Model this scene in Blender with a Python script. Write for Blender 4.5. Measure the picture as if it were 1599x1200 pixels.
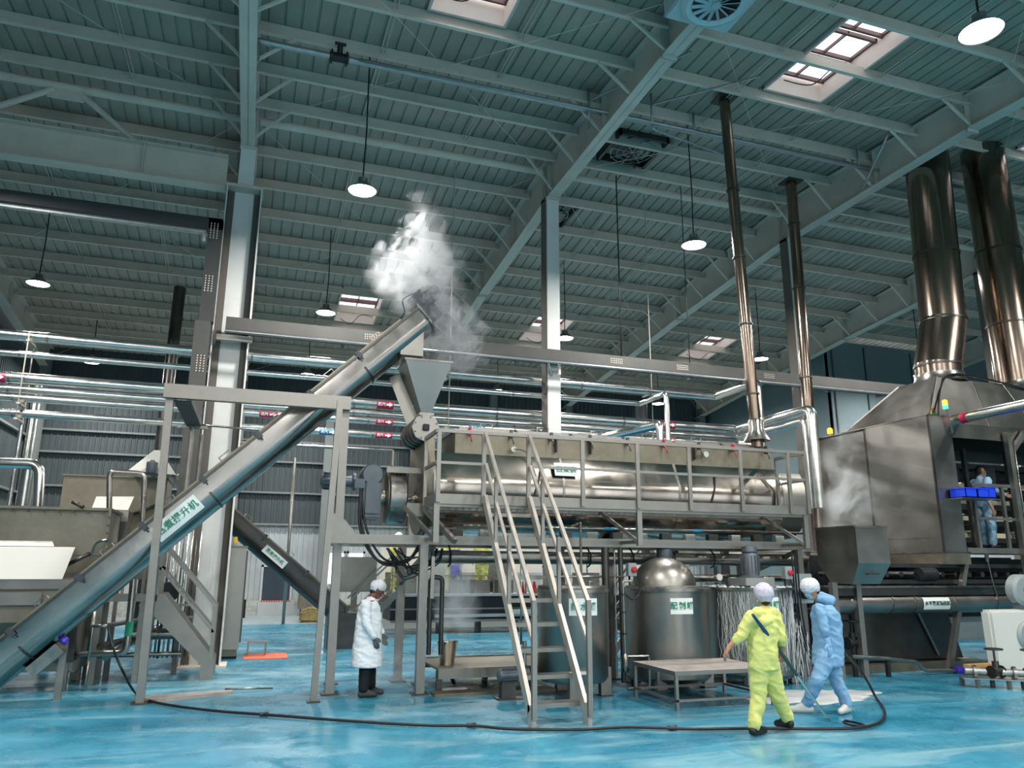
import bpy, bmesh, math, random
from mathutils import Vector, Matrix, noise
random.seed(7)
for o in list(bpy.data.objects): bpy.data.objects.remove(o)
COL = bpy.context.scene.collection
SC = bpy.context.scene

# ---------------------------------------------------------------- camera
F_PX = 1187.83
YAW, PITCH, ROLL = .32603619, .23659457, .00491336
EYE = Vector((0, 0, 1.75))
FW = Vector((math.sin(YAW)*math.cos(PITCH), math.cos(YAW)*math.cos(PITCH), math.sin(PITCH)))
R0 = Vector((math.cos(YAW), -math.sin(YAW), 0)); U0 = R0.cross(FW)
RT = math.cos(ROLL)*R0 + math.sin(ROLL)*U0
UP = -math.sin(ROLL)*R0 + math.cos(ROLL)*U0
cam_d = bpy.data.cameras.new('camera'); cam = bpy.data.objects.new('camera', cam_d); COL.objects.link(cam)
M = Matrix((RT, UP, -FW)).transposed().to_4x4(); M.translation = EYE
cam.matrix_world = M
cam_d.sensor_fit = 'HORIZONTAL'; cam_d.sensor_width = 36; cam_d.lens = 36*F_PX/1599
cam_d.clip_end = 400
SC.camera = cam
# ---------------------------------------------------------------- world, exposure
w = bpy.data.worlds.new('sky'); SC.world = w; w.use_nodes = True
bg = w.node_tree.nodes['Background']
bg.inputs[0].default_value = (.93, .97, 1, 1); bg.inputs[1].default_value = 2.4
SC.view_settings.view_transform = 'Standard'; SC.view_settings.look = 'None'
SC.view_settings.gamma = 1; SC.view_settings.use_curve_mapping = False
SC.view_settings.exposure = 0.0
SC.cycles.max_bounces = 5; SC.cycles.diffuse_bounces = 3; SC.cycles.glossy_bounces = 4
SC.cycles.transparent_max_bounces = 12; SC.cycles.volume_bounces = 2
SC.cycles.use_adaptive_sampling = True; SC.cycles.adaptive_threshold = .03
SC.cycles.volume_step_rate = 2
SC.cycles.sample_clamp_indirect = 4
SC.cycles.use_denoising = True
SC.cycles.caustics_reflective = False; SC.cycles.caustics_refractive = False
LAMP_W = 330

# ---------------------------------------------------------------- a pixel seen at a known depth -> world point
def ray(px, py): return FW + RT*((px-799.5)/F_PX) - UP*((py-600)/F_PX)
def AY(px, py, Y):
    d = ray(px, py); return EYE + d*((Y-EYE.y)/d.y)
def AX(px, py, X):
    d = ray(px, py); return EYE + d*((X-EYE.x)/d.x)
def AZ(px, py, Z=0.0):
    d = ray(px, py); return EYE + d*((Z-EYE.z)/d.z)

# ---------------------------------------------------------------- materials
def lin(c):
    if isinstance(c, str): c = [int(c[i:i+2], 16)/255 for i in (0, 2, 4)]
    return tuple(x/12.92 if x <= .04045 else ((x+.055)/1.055)**2.4 for x in c) + (1,)
class MT: pass
def mat(name, col, rough=.5, metal=0, var=.0, vscale=3, rvar=.0, bump=0, bscale=30, stretch=(1,1,1), col2=None, spec=.5, coat=0):
    m = bpy.data.materials.new(name); m.use_nodes = True; m.diffuse_color = lin(col)
    nt = m.node_tree; b = nt.nodes['Principled BSDF']; L = nt.links.new
    b.inputs['Base Color'].default_value = lin(col); b.inputs['Roughness'].default_value = rough
    b.inputs['Metallic'].default_value = metal; b.inputs['Specular IOR Level'].default_value = spec
    b.inputs['Coat Weight'].default_value = coat
    if var or rvar or bump or col2:
        tc = nt.nodes.new('ShaderNodeTexCoord'); mp = nt.nodes.new('ShaderNodeMapping')
        L(tc.outputs['Object'], mp.inputs[0]); mp.inputs['Scale'].default_value = stretch
        n = nt.nodes.new('ShaderNodeTexNoise'); n.inputs['Scale'].default_value = vscale
        n.inputs['Detail'].default_value = 6; n.inputs['Roughness'].default_value = .6
        L(mp.outputs[0], n.inputs[0])
        if var or col2:
            r = nt.nodes.new('ShaderNodeValToRGB'); c = lin(col)
            if col2: a, z = c, lin(col2)
            else: a = tuple(x*(1-var) for x in c[:3])+(1,); z = tuple(min(1, x*(1+var)) for x in c[:3])+(1,)
            r.color_ramp.elements[0].position = .35; r.color_ramp.elements[1].position = .66
            r.color_ramp.elements[0].color = a; r.color_ramp.elements[1].color = z
            L(n.outputs[0], r.inputs[0]); L(r.outputs[0], b.inputs['Base Color'])
        if rvar:
            k = nt.nodes.new('ShaderNodeMapRange'); k.inputs[1].default_value = .3; k.inputs[2].default_value = .7
            k.inputs[3].default_value = max(.02, rough-rvar); k.inputs[4].default_value = min(1, rough+rvar)
            L(n.outputs[0], k.inputs[0]); L(k.outputs[0], b.inputs['Roughness'])
        if bump:
            n2 = nt.nodes.new('ShaderNodeTexNoise'); n2.inputs['Scale'].default_value = bscale; n2.inputs['Detail'].default_value = 4
            L(mp.outputs[0], n2.inputs[0])
            bp = nt.nodes.new('ShaderNodeBump'); bp.inputs['Strength'].default_value = bump; bp.inputs['Distance'].default_value = .02
            L(n2.outputs[0], bp.inputs['Height']); L(bp.outputs[0], b.inputs['Normal'])
    return m
def emit(name, col, s):
    m = bpy.data.materials.new(name); m.use_nodes = True; nt = m.node_tree
    b = nt.nodes['Principled BSDF']; b.inputs['Base Color'].default_value = lin(col)
    b.inputs['Emission Color'].default_value = lin(col); b.inputs['Emission Strength'].default_value = s
    return m
STEEL = mat('brushed stainless steel', 'a39e97', .30, 1, .12, 2.2, .10, .12, 9, (1, 1, 1))
TROUGH = mat('smooth trough steel', '9b9791', .2, 1, .14, 1.6, .07, .08, 6)
SATIN = mat('satin stainless sheet', '9c9891', .36, 1, .10, 1.3, .08, .10, 5)
SHINY = mat('polished stainless jacket', 'bdb2a6', .17, 1, .10, 1.0, .08, .06, 6)
DULL = mat('dull stained stainless sheet', '878070', .45, .85, .16, 3, .1, .15, 12)
FRAME = mat('stainless box section', '96928b', .42, .85, .08, 4, .08)
DARKST = mat('dark steel sheet', '5a5855', .38, .9, .15, 2, .1)
CLAD = mat('bright aluminium pipe cladding', 'dcdcd8', .22, 1, .05, 5, .06)
FLUE = mat('spiral flue stainless', '8f7f72', .22, 1, .12, 1.2, .08, .05, 8, (1, 1, .2))
PAINT = mat('pale grey structural paint', 'e0d2c2', .55, 0, .07, 1.5)
GIRT = mat('dark grey girt paint', '7a807e', .6, 0, .05, 2)
RAFT = mat('grey rafter paint', 'd9cdbf', .55, 0, .08, 1.2)
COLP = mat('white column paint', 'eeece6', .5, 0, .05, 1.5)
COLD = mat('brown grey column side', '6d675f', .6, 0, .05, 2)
ROOF = mat('teal grey roof sheet', 'b5a797', .55, 0, .12, .6, .1)
TRAY = mat('dark cable tray', '454545', .6, .2, .1, 2)
TRAYL = mat('grey cable tray', '565552', .6, .2, .1, 2)
DWALL = mat('dark teal wall panel', '4a5456', .6, .1, .1, .8)
LWALL = mat('light grey wall panel', 'b3b9ba', .55, .05, .08, 1)
TWALL = mat('teal grey block wall', '74868a', .7, 0, .08, .6)
WHITEW = mat('white ribbed panel', 'e6e8e4', .5)
PLASTER = mat('worn white plinth', 'bfc1be', .7, 0, 0, 4, col2='8f8f88')
BLACK = mat('black rubber', '15171a', .5)
GREYM = mat('blue grey motor paint', '626a70', .4, .3, .08, 3)
DGREYM = mat('dark grey motor paint', '474b50', .45, .3, .1, 3)
LGREY = mat('pale grey enamel', '9ba19f', .4, .1, .05, 3)
WHITE = mat('white sign plate', 'eef0ec', .4)
GREEN = mat('green lettering', '1f8a6b', .6)
DGREEN = mat('dark green lettering', '1d4a3c', .6)
RED = mat('red plastic', 'c01f2c', .4)
PINK = mat('red arrow sticker', 'c4305a', .4)
BLUEST = mat('blue arrow sticker', '2e8fc0', .4)
PURPLE = mat('purple plastic', '4b35b8', .4)
BLUEP = mat('blue plastic crate', '1f45e0', .4)
WOODP = mat('pinkish worn sheet', 'a59c95', .7, 0, .15, 6)
ORANGE = mat('orange mat', 'e8795a', .8, 0, .05, 8)
YELLOW = mat('yellow plastic', 'd8b020', .5)
WHITEP = mat('white board', 'd9d6cc', .5)
OCHRE = mat('ochre sack cloth', '8f7c4e', .9, 0, .2, 10)
SKYL = mat('skylight kerb paint', 'e3cfc4', .6, 0, .05, 2)
SASH = mat('maroon skylight sash', '6b4a48', .5)
CREAM = mat('cream sheet roll', 'd8d0a8', .6)
SPRINK = mat('galvanised pipe', 'a9adad', .4, .7, .1, 6)
LAMPE = emit('lamp diffuser glow', 'ffffff', 26)
LAMPD = mat('lamp housing', '8a8a88', .3, .6)
SCREEN = emit('orange warning light', 'ff8a20', 6)
GREENL = emit('green signal light', '40ff80', 3)
WINL = None
def glass(name, tint=(.9, .95, .97, 1), gl=.1):
    m = bpy.data.materials.new(name); m.use_nodes = True; nt = m.node_tree; L = nt.links.new
    nt.nodes.remove(nt.nodes['Principled BSDF']); o = nt.nodes['Material Output']
    t = nt.nodes.new('ShaderNodeBsdfTransparent'); t.inputs[0].default_value = tint
    g = nt.nodes.new('ShaderNodeBsdfGlossy'); g.inputs['Roughness'].default_value = .05
    x = nt.nodes.new('ShaderNodeMixShader'); x.inputs[0].default_value = gl
    L(t.outputs[0], x.inputs[1]); L(g.outputs[0], x.inputs[2]); L(x.outputs[0], o.inputs[0]); return m
GLASS = glass('window glass')
def floor_mat():
    m = bpy.data.materials.new('wet blue epoxy floor'); m.use_nodes = True; nt = m.node_tree; L = nt.links.new
    b = nt.nodes['Principled BSDF']
    tc = nt.nodes.new('ShaderNodeTexCoord')
    def nz(scale, st, det=6, dist=0):
        mp = nt.nodes.new('ShaderNodeMapping'); mp.inputs['Scale'].default_value = st; mp.inputs['Rotation'].default_value = (0, 0, .5)
        n = nt.nodes.new('ShaderNodeTexNoise'); n.inputs['Scale'].default_value = scale; n.inputs['Detail'].default_value = det
        n.inputs['Distortion'].default_value = dist; n.inputs['Roughness'].default_value = .65
        L(tc.outputs['Object'], mp.inputs[0]); L(mp.outputs[0], n.inputs[0]); return n
    def ramp(n, a, z, ca, cz):
        r = nt.nodes.new('ShaderNodeValToRGB'); e = r.color_ramp.elements
        e[0].position = a; e[1].position = z; e[0].color = ca; e[1].color = cz; L(n.outputs[0], r.inputs[0]); return r
    base = ramp(nz(.55, (1, 1, 1), 8, .6), .35, .68, lin('1a7390'), lin('4599b2'))
    film = ramp(nz(.7, (.45, 1.5, 1), 8, 1.2), .5, .74, (0, 0, 0, 1), (1, 1, 1, 1))
    fine = ramp(nz(5, (.5, 1.6, 1), 8, 1.0), .58, .66, (0, 0, 0, 1), (1, 1, 1, 1))
    m1 = nt.nodes.new('ShaderNodeMix'); m1.data_type = 'RGBA'; L(film.outputs[0], m1.inputs[0]); L(base.outputs[0], m1.inputs[6]); m1.inputs[7].default_value = lin('8fb6bd')
    mm = nt.nodes.new('ShaderNodeMath'); mm.operation = 'MULTIPLY'; mm.inputs[1].default_value = .45; L(fine.outputs[0], mm.inputs[0])
    m2 = nt.nodes.new('ShaderNodeMix'); m2.data_type = 'RGBA'; L(mm.outputs[0], m2.inputs[0]); L(m1.outputs[2], m2.inputs[6]); m2.inputs[7].default_value = lin('1d6f92')
    L(m2.outputs[2], b.inputs['Base Color'])
    rr = nt.nodes.new('ShaderNodeMapRange'); rr.inputs[1].default_value = .35; rr.inputs[2].default_value = .6
    rr.inputs[3].default_value = .12; rr.inputs[4].default_value = .42
    L(nz(1.3, (1, 1, 1), 5, .5).outputs[0], rr.inputs[0]); L(rr.outputs[0], b.inputs['Roughness'])
    bp = nt.nodes.new('ShaderNodeBump'); bp.inputs['Strength'].default_value = .25; bp.inputs['Distance'].default_value = .012
    L(nz(3.5, (1, 1, 1), 3, .4).outputs[0], bp.inputs['Height']); L(bp.outputs[0], b.inputs['Normal'])
    return m
FLOORM = floor_mat()
CONC = mat('grey concrete floor', '93a3a6', .35, 0, .12, 1.5, .1)

# ---------------------------------------------------------------- mesh builder
WO = {}
def worg(o): return WO.get(o.name, Vector((0, 0, 0)))
def tag(o, label=None, cat=None, group=None, kind=None):
    if label: o['label'] = label
    if cat: o['category'] = cat
    if group: o['group'] = group
    if kind: o['kind'] = kind
    return o
def thing(name, label, cat, loc=(0, 0, 0), group=None, kind=None):
    o = bpy.data.objects.new(name, None); COL.objects.link(o); o.location = loc; o.empty_display_size = .1
    WO[o.name] = Vector(loc); return tag(o, label, cat, group, kind)
def V(*a): return Vector(a)
class MB:
    def __init__(s): s.v = []; s.f = []; s.s = []
    def add(s, vs, fs, smooth=False):
        n = len(s.v); s.v += [Vector(p) for p in vs]; s.f += [tuple(i+n for i in f) for f in fs]; s.s += [smooth]*len(fs); return s
    def hexa(s, p):
        return s.add(p, [(0,3,2,1), (4,5,6,7), (0,1,5,4), (1,2,6,5), (2,3,7,6), (3,0,4,7)])
    def box(s, lo, hi):
        x0,y0,z0 = [min(a,b) for a,b in zip(lo,hi)]; x1,y1,z1 = [max(a,b) for a,b in zip(lo,hi)]
        return s.hexa([(x0,y0,z0),(x1,y0,z0),(x1,y1,z0),(x0,y1,z0),(x0,y0,z1),(x1,y0,z1),(x1,y1,z1),(x0,y1,z1)])
    def obox(s, c, a, b, d):
        c, a, b, d = Vector(c), Vector(a), Vector(b), Vector(d)
        return s.hexa([c-a-b-d, c+a-b-d, c+a+b-d, c-a+b-d, c-a-b+d, c+a-b+d, c+a+b+d, c-a+b+d])
    def beam(s, p0, p1, w, h, up=(0,0,1)):
        p0, p1, up = Vector(p0), Vector(p1), Vector(up); d = (p1-p0).normalized()
        if abs(d.dot(up)) > .99: up = Vector((0, 1, 0))
        x = d.cross(up).normalized(); u = x.cross(d).normalized()
        return s.obox((p0+p1)/2, (p1-p0)/2, -x*w/2, u*h/2)
    def ibeam(s, p0, p1, w, h, t=.02, up=(0,0,1)):
        p0, p1, up = Vector(p0), Vector(p1), Vector(up); d = (p1-p0).normalized()
        if abs(d.dot(up)) > .99: up = Vector((0, 1, 0))
        x = d.cross(up).normalized(); u = x.cross(d).normalized()
        s.beam(p0, p1, t, h-2*t, u)
        for k in (-1, 1): s.beam(p0+u*k*(h-t)/2, p1+u*k*(h-t)/2, w, t, u)
        return s
    def tube(s, pts, r, n=12, cap=True):
        pts = [Vector(p) for p in pts]; rs = r if isinstance(r, (list, tuple)) else [r]*len(pts)
        d0 = (pts[1]-pts[0]).normalized(); a = Vector((0,0,1)) if abs(d0.z) < .9 else Vector((1,0,0))
        u = (a - d0*a.dot(d0)).normalized(); rings = []
        for i, p in enumerate(pts):
            dp = (p-pts[i-1]).normalized() if i else d0
            dn = (pts[i+1]-p).normalized() if i < len(pts)-1 else dp
            t = (dp+dn); t = t.normalized() if t.length > 1e-6 else dp
            u = (u - t*u.dot(t)).normalized(); w_ = t.cross(u)
            c = max(.4, t.dot(dp)); bend = (dn-dp)
            ring = []
            for k in range(n):
                an = 2*math.pi*k/n; q = u*math.cos(an)+w_*math.sin(an)
                if bend.length > 1e-4:
                    bd = bend.normalized(); q = q + bd*(q.dot(bd))*(1/c-1)
                ring.append(p+q*rs[i])
            rings.append(ring)
        vs = [q for r_ in rings for q in r_]; fs = []
        for i in range(len(pts)-1):
            for k in range(n):
                fs.append((i*n+k, i*n+(k+1) % n, (i+1)*n+(k+1) % n, (i+1)*n+k))
        s.add(vs, fs, True)
        if cap: s.add(rings[0], [tuple(range(n))[::-1]]); s.add(rings[-1], [tuple(range(n))])
        return s
    def lathe(s, prof, o, axis=(0,0,1), n=24, smooth=True, cap=True):
        o, ax = Vector(o), Vector(axis).normalized(); a = Vector((1,0,0)) if abs(ax.x) < .9 else Vector((0,1,0))
        u = (a-ax*a.dot(ax)).normalized(); w_ = ax.cross(u); vs = []; fs = []
        for r, h in prof:
            for k in range(n):
                an = 2*math.pi*k/n; vs.append(o+ax*h+(u*math.cos(an)+w_*math.sin(an))*r)
        for i in range(len(prof)-1):
            for k in range(n): fs.append((i*n+k, i*n+(k+1) % n, (i+1)*n+(k+1) % n, (i+1)*n+k))
        s.add(vs, fs, smooth)
        if cap:
            m = len(prof)-1
            if prof[0][0] > 1e-4: s.add(vs[:n], [tuple(range(n))[::-1]])
            if prof[m][0] > 1e-4: s.add(vs[m*n:], [tuple(range(n))])
        return s
    def prism(s, poly, vec, smooth=False):
        poly = [Vector(p) for p in poly]; vec = Vector(vec); n = len(poly)
        s.add(poly+[p+vec for p in poly], [(i, (i+1) % n, n+(i+1) % n, n+i) for i in range(n)], smooth)
        s.add(poly, [tuple(range(n))[::-1]]); s.add([p+vec for p in poly], [tuple(range(n))]); return s
    def frustum(s, a, b):
        return s.hexa(list(a)+list(b))
    def ball(s, c, r, n=10, sc=(1,1,1)):
        c = Vector(c); vs = []; fs = []; h = n//2+1
        for i in range(h+1):
            t = math.pi*i/h
            for k in range(n):
                p = 2*math.pi*k/n; vs.append(c+Vector((r*sc[0]*math.sin(t)*math.cos(p), r*sc[1]*math.sin(t)*math.sin(p), r*sc[2]*math.cos(t))))
        for i in range(h):
            for k in range(n): fs.append((i*n+k, (i+1)*n+k, (i+1)*n+(k+1) % n, i*n+(k+1) % n))
        return s.add(vs, fs, True)
    def build(s, name, m, parent=None, label=None, cat=None, group=None, kind=None, bev=0):
        if parent is not None: org = worg(parent)
        else:
            xs = [p.x for p in s.v]; ys = [p.y for p in s.v]; zs = [p.z for p in s.v]
            org = Vector(((min(xs)+max(xs))/2, (min(ys)+max(ys))/2, min(zs)))
        me = bpy.data.meshes.new(name); me.from_pydata([p-org for p in s.v], [], s.f)
        me.polygons.foreach_set('use_smooth', s.s); me.materials.append(m)
        bm = bmesh.new(); bm.from_mesh(me)
        bmesh.ops.delete(bm, geom=[q for q in bm.verts if not q.link_faces], context='VERTS')
        bmesh.ops.remove_doubles(bm, verts=bm.verts, dist=1e-5)
        bmesh.ops.recalc_face_normals(bm, faces=bm.faces)
        if bev:
            ed = [e for e in bm.edges if len(e.link_faces) == 2 and e.calc_face_angle(0) > .6]
            bmesh.ops.bevel(bm, geom=ed, offset=bev, segments=2, affect='EDGES', clamp_overlap=True)
        for e in bm.edges:
            if len(e.link_faces) == 2 and e.calc_face_angle(0) > .7: e.smooth = False
        bm.to_mesh(me); bm.free()
        o = bpy.data.objects.new(name, me); COL.objects.link(o)
        if parent is not None: o.parent = parent
        else: o.location = org
        WO[o.name] = org
        return tag(o, label, cat, group, kind)
def Box(name, m, par, lo, hi, **k): return MB().box(lo, hi).build(name, m, par, **k)
def Beam(name, m, par, p0, p1, w, h, **k): return MB().beam(p0, p1, w, h).build(name, m, par, **k)
def Tube(name, m, par, pts, r, n=12, **k): return MB().tube(pts, r, n).build(name, m, par, **k)
def Lathe(name, m, par, prof, o, axis=(0,0,1), n=24, cap=True, **k): return MB().lathe(prof, o, axis, n, True, cap).build(name, m, par, **k)
def smooth_path(pts, k=6):
    pts = [Vector(p) for p in pts]; out = []
    for i in range(len(pts)-1):
        p0 = pts[max(0, i-1)]; p1 = pts[i]; p2 = pts[i+1]; p3 = pts[min(len(pts)-1, i+2)]
        for j in range(k):
            t = j/k
            out.append(.5*((2*p1)+(p2-p0)*t+(2*p0-5*p1+4*p2-p3)*t*t+(3*p1-p0-3*p2+p3)*t**3))
    return out+[pts[-1]]
def elbow(pts, r=.12, k=4):
    """round the corners of a polyline"""
    pts = [Vector(p) for p in pts]; out = [pts[0]]
    for i in range(1, len(pts)-1):
        a = (pts[i-1]-pts[i]); b = (pts[i+1]-pts[i]); ra = min(r, a.length*.45, b.length*.45)
        a.normalize(); b.normalize(); p0 = pts[i]+a*ra; p1 = pts[i]+b*ra
        for j in range(k+1):
            t = j/k; out.append((1-t)**2*p0+2*t*(1-t)*pts[i]+t*t*p1)
    return out+[pts[-1]]
def dup(o, parent=None, loc=None):
    c = o.copy(); COL.objects.link(c)
    if parent is not None: c.parent = parent
    if loc is not None: c.location = loc
    for ch in o.children: dup(ch, c)
    return c
def place_empty_copy(root, loc, label=None):
    c = dup(root, None, loc); WO[c.name] = Vector(loc)
    if label: c['label'] = label
    return c
def text(s, size, center, xdir, updir, m, parent, name='lettering', depth=.004, spread=1.0):
    cu = bpy.data.curves.new('txt', 'FONT'); cu.body = s; cu.size = size; cu.align_x = 'CENTER'; cu.align_y = 'CENTER'; cu.extrude = depth/2
    cu.offset = size*.018; cu.space_character = spread
    t = bpy.data.objects.new('txt', cu); COL.objects.link(t)
    bpy.context.view_layer.update()
    me = bpy.data.meshes.new_from_object(t.evaluated_get(bpy.context.evaluated_depsgraph_get()))
    bpy.data.objects.remove(t); me.materials.clear(); me.materials.append(m); me.name = name
    x = Vector(xdir).normalized(); u = Vector(updir).normalized(); z = x.cross(u)
    mt = Matrix((x, u, z)).transposed().to_4x4(); mt.translation = Vector(center)-worg(parent)
    me.transform(mt)
    o = bpy.data.objects.new(name, me); COL.objects.link(o); o.parent = parent; WO[o.name] = worg(parent); return o
# ================================================================ SETTING
RX = [-7.5+6.83*i for i in range(7)]          # rafter lines: -7.5 -0.67 6.16 12.99 19.82 26.65 33.48
RIDGE = 15.5
def zp(y): return 11.1-.054*(RIDGE-y) if y < RIDGE else 11.1-.115*(y-RIDGE)   # underside of purlins
YN, YB = -18.0, 31.0
def flo(name, m, x0, x1, y0, y1, z=0): 
    o = MB().box((x0, y0, z-.3), (x1, y1, z)).build(name, m, None, kind='structure'); return o
flo('floor', FLOORM, -7.9, 34, YN, 25.7)
flo('floor', CONC, -7.9, 34, 25.7, YB+.2)
Box('trim_1', PLASTER, None, (-7.9, YB-.5, 0), (20.2, YB-.02, .5), kind='structure')   # plinth under the back wall

def corrug(w_, h_, pitch=.2, dep=.03, m=None, name='wall_panel'):
    """vertical ribbed sheet in local XZ, ribs toward -Y"""
    n = max(1, int(w_/pitch)); p = w_/n; pts = []
    for i in range(n):
        x = i*p; pts += [(x, 0), (x+p*.62, 0), (x+p*.7, -dep), (x+p*.92, -dep)]
    pts.append((w_, 0)); vs = [(x, y, 0) for x, y in pts]+[(x, y, h_) for x, y in pts]; k = len(pts)
    fs = [(i, i+1, k+i+1, k+i) for i in range(k-1)]
    me = bpy.data.meshes.new(name); me.from_pydata(vs, [], fs); me.materials.append(m); return me
wb = Box('wall_back', DWALL, None, (-7.9, YB+.05, 0), (20.4, YB+.25, 10), kind='structure')
def wpanels(par, name, mesh, origin, step, n, rot=0):
    for i in range(n):
        o = bpy.data.objects.new(name, mesh); COL.objects.link(o); o.parent = par
        o.location = Vector(origin)+Vector(step)*i-worg(par); o.rotation_euler = (0, 0, rot)
DOORS = [(.55, 1.75), (2.7, 4.1)]
mlo = corrug(1.0, 2.8, .2, .035, LWALL); mhi = corrug(1.0, 6.3, .2, .035, DWALL)
wpanels(wb, 'wall_panel', mlo, (-7.8, YB, .5), (1.0, 0, 0), 28)
wpanels(wb, 'wall_panel', mhi, (-7.8, YB, 3.35), (1.0, 0, 0), 28)
for z in (3.3, 4.5, 5.7, 6.5, 7.6):
    m = MB(); m.beam((-7.6, YB-.12, z), (20.2, YB-.12, z), .18, .07); m.build('girt', GIRT, wb)
for x in (-7.45, -.67, 2.7, 6.16, 9.5, 12.99, 19.8):
    m = MB(); m.ibeam((x, YB-.35, 0), (x, YB-.35, 9.1), .3, .3, .02, (0, 1, 0)); m.build('wall_post', GIRT, wb)
# left wall, ribbed, with bright translucent strips
wl = Box('wall_left', DWALL, None, (-8.1, YN, 0), (-7.9, YB, 10.9), kind='structure')
ml = corrug(1.0, 9.0, .2, .035, DWALL); mlw = corrug(1.0, 5.2, .2, .035, WHITEW)
for i in range(49):
    y = YN+i
    o = bpy.data.objects.new('wall_panel', ml); COL.objects.link(o); o.parent = wl; o.rotation_euler = (0, 0, math.pi/2)
    o.location = Vector((-7.86, y, 0))-worg(wl)
for i in range(3):
    o = bpy.data.objects.new('translucent_panel', mlw); COL.objects.link(o); o.parent = wl; o.rotation_euler = (0, 0, math.pi/2)
    o.location = Vector((-7.8, 24.0+i*1.05, 1.2))-worg(wl)
for z in (2.2, 4.2, 6.2): Beam('girt', GIRT, wl, (-7.75, YN, z), (-7.75, YB, z), .14, .08)
# block room in the right corner
wr = Box('wall_right', TWALL, None, (20.3, 22.6, 0), (20.5, YB+.2, 10.3), kind='structure')
wf = Box('wall_front', TWALL, None, (20.3, 22.55, 0), (34, 22.75, 10.25), kind='structure')
for x in (20.45, 22.0, 24.3, 26.6, 29): Beam('joint_strip', DWALL, wf, (x, 22.52, 0), (x, 22.52, 10.1), .05, .05)
Box('wall_side', TWALL, None, (34, YN, 0), (34.2, 22.7, 10.9), kind='structure')

wq = thing('wall_rear', None, None, (13, YN, 0), kind='structure')
for x0, x1 in ((-8, -3), (3, 6), (12, 15), (21, 24), (30, 34.2)): Box('wall_panel', LWALL, wq, (x0, YN-.2, 0), (x1, YN, 9.6))
for x0, x1 in ((-3, 3), (6, 12), (15, 21), (24, 30)): Box('wall_panel', LWALL, wq, (x0, YN-.2, 4.8), (x1, YN, 9.6))
# ---- roof
ceil = thing('ceiling', 'teal grey ribbed metal roof on pale steel purlins and rafters', 'ceiling', (12, RIDGE, 9), kind='structure')
del ceil['category']
def roof_sheet(x0, x1, y0, y1):
    zo = .27; n = max(1, round((x1-x0)/.28)); p = (x1-x0)/n; pts = []
    for i in range(n):
        x = x0+i*p; pts += [(x, 0), (x+p-.045, 0), (x+p-.038, .035), (x+p-.008, .035)]
    pts.append((x1, 0)); k = len(pts)
    vs = [(x, y0, zp(y0)+zo+d) for x, d in pts]+[(x, y1, zp(y1)+zo+d) for x, d in pts]
    MB().add(vs, [(i, i+1, k+i+1, k+i) for i in range(k-1)]).build('roof_sheet', ROOF, ceil)
OFF = [0, 1.42, 2.85, 4.27, 5.55, 6.83]
for b in range(6):
    for j in range(5):
        x0, x1 = RX[b]+OFF[j], RX[b]+OFF[j+1]
        segs = [(YN, 8.65), (8.65, 11.1), (11.1, RIDGE), (RIDGE, 23.4), (23.4, 26), (26, YB+.3)]
        for k, (a, c) in enumerate(segs):
            if j == 2 and k in (1, 4) and 1 <= b <= 3: continue
            roof_sheet(x0, x1, a, c)
PYN = [15.08-1.3*k for k in range(0, 25)]; PYF = [16.83+1.32*k for k in range(0, 11)]
def purlin(x0, x1, y, near):
    z = zp(y); t = .012; h = .26; s = -1 if near else -1
    m = MB()
    m.box((x0, y-t/2, z), (x1, y+t/2, z+h)); m.box((x0, y-.075, z-t), (x1, y, z)); m.box((x0, y, z+h-t), (x1, y+.075, z+h))
    m.box((x0, y-.075, z), (x1, y-.063, z+.02))
    p = m.build('purlin', PAINT, ceil)
    return p
for b in range(6):
    for y in PYN+PYF:
        if y < 1 and b not in (0, 1, 2, 3): continue
        purlin(RX[b]+.02, RX[b+1]-.02, y, y < RIDGE)
# fly braces from purlins down to the rafter flange
def zbot(y):
    pts = [(YN, 8.75), (9.9, 10.27), (15.5, 10.25), (21.0, 9.8), (25.5, 9.32), (31.7, 8.6)]
    for (a, za), (c, zc) in zip(pts, pts[1:]):
        if a <= y <= c: return za+(zc-za)*(y-a)/(c-a)
    return pts[0][1]
for i in range(1, 6):
    for k, y in enumerate(PYN+PYF):
        if y < 3: continue
        near = y < RIDGE
        for s in ((-1,) if not near else (-1, 1)):
            if i in (2, 3, 4, 5) and s > 0: continue
            MB().beam((RX[i]+s*.75, y-.05, zp(y)-.02), (RX[i]+s*.1, y-.05, zbot(y)+.06), .045, .045).build('fly_brace', PAINT, ceil)
def rafter(x):
    ys = [YN, 9.9, RIDGE, 21.0, 25.5, YB+.2]; top = [zp(y)+.2 for y in ys]; bot = [zbot(y) for y in ys]; t = .016; w_ = .14
    m = MB()
    for i in range(len(ys)-1):
        a, c = ys[i], ys[i+1]
        def slab(z0a, z1a, z0c, z1c, hw):
            m.hexa([(x-hw, a, z0a), (x+hw, a, z0a), (x+hw, c, z0c), (x-hw, c, z0c), (x-hw, a, z1a), (x+hw, a, z1a), (x+hw, c, z1c), (x-hw, c, z1c)])
        slab(bot[i], top[i], bot[i+1], top[i+1], t/2)
        slab(bot[i], bot[i]+.025, bot[i+1], bot[i+1]+.025, w_); slab(top[i]-.02, top[i], top[i+1]-.02, top[i+1], w_)
    r = m.build('rafter', RAFT, ceil)
    m = MB()
    for y in (9.9, 21.0):
        for k in (-.02, .02): m.box((x-w_, y+k-.01, zbot(y)-.06), (x+w_, y+k+.01, zp(y)+.2))
    for y in (12.3, RIDGE-.18, RIDGE+.18, 18, 25.5): m.box((x-w_+.02, y-.006, zbot(y)+.02), (x+w_-.02, y+.006, zp(y)+.19))
    m.build('end_plate', RAFT, ceil)
for x in RX[1:]: rafter(x)
m = MB(); x = RX[0]
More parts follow.
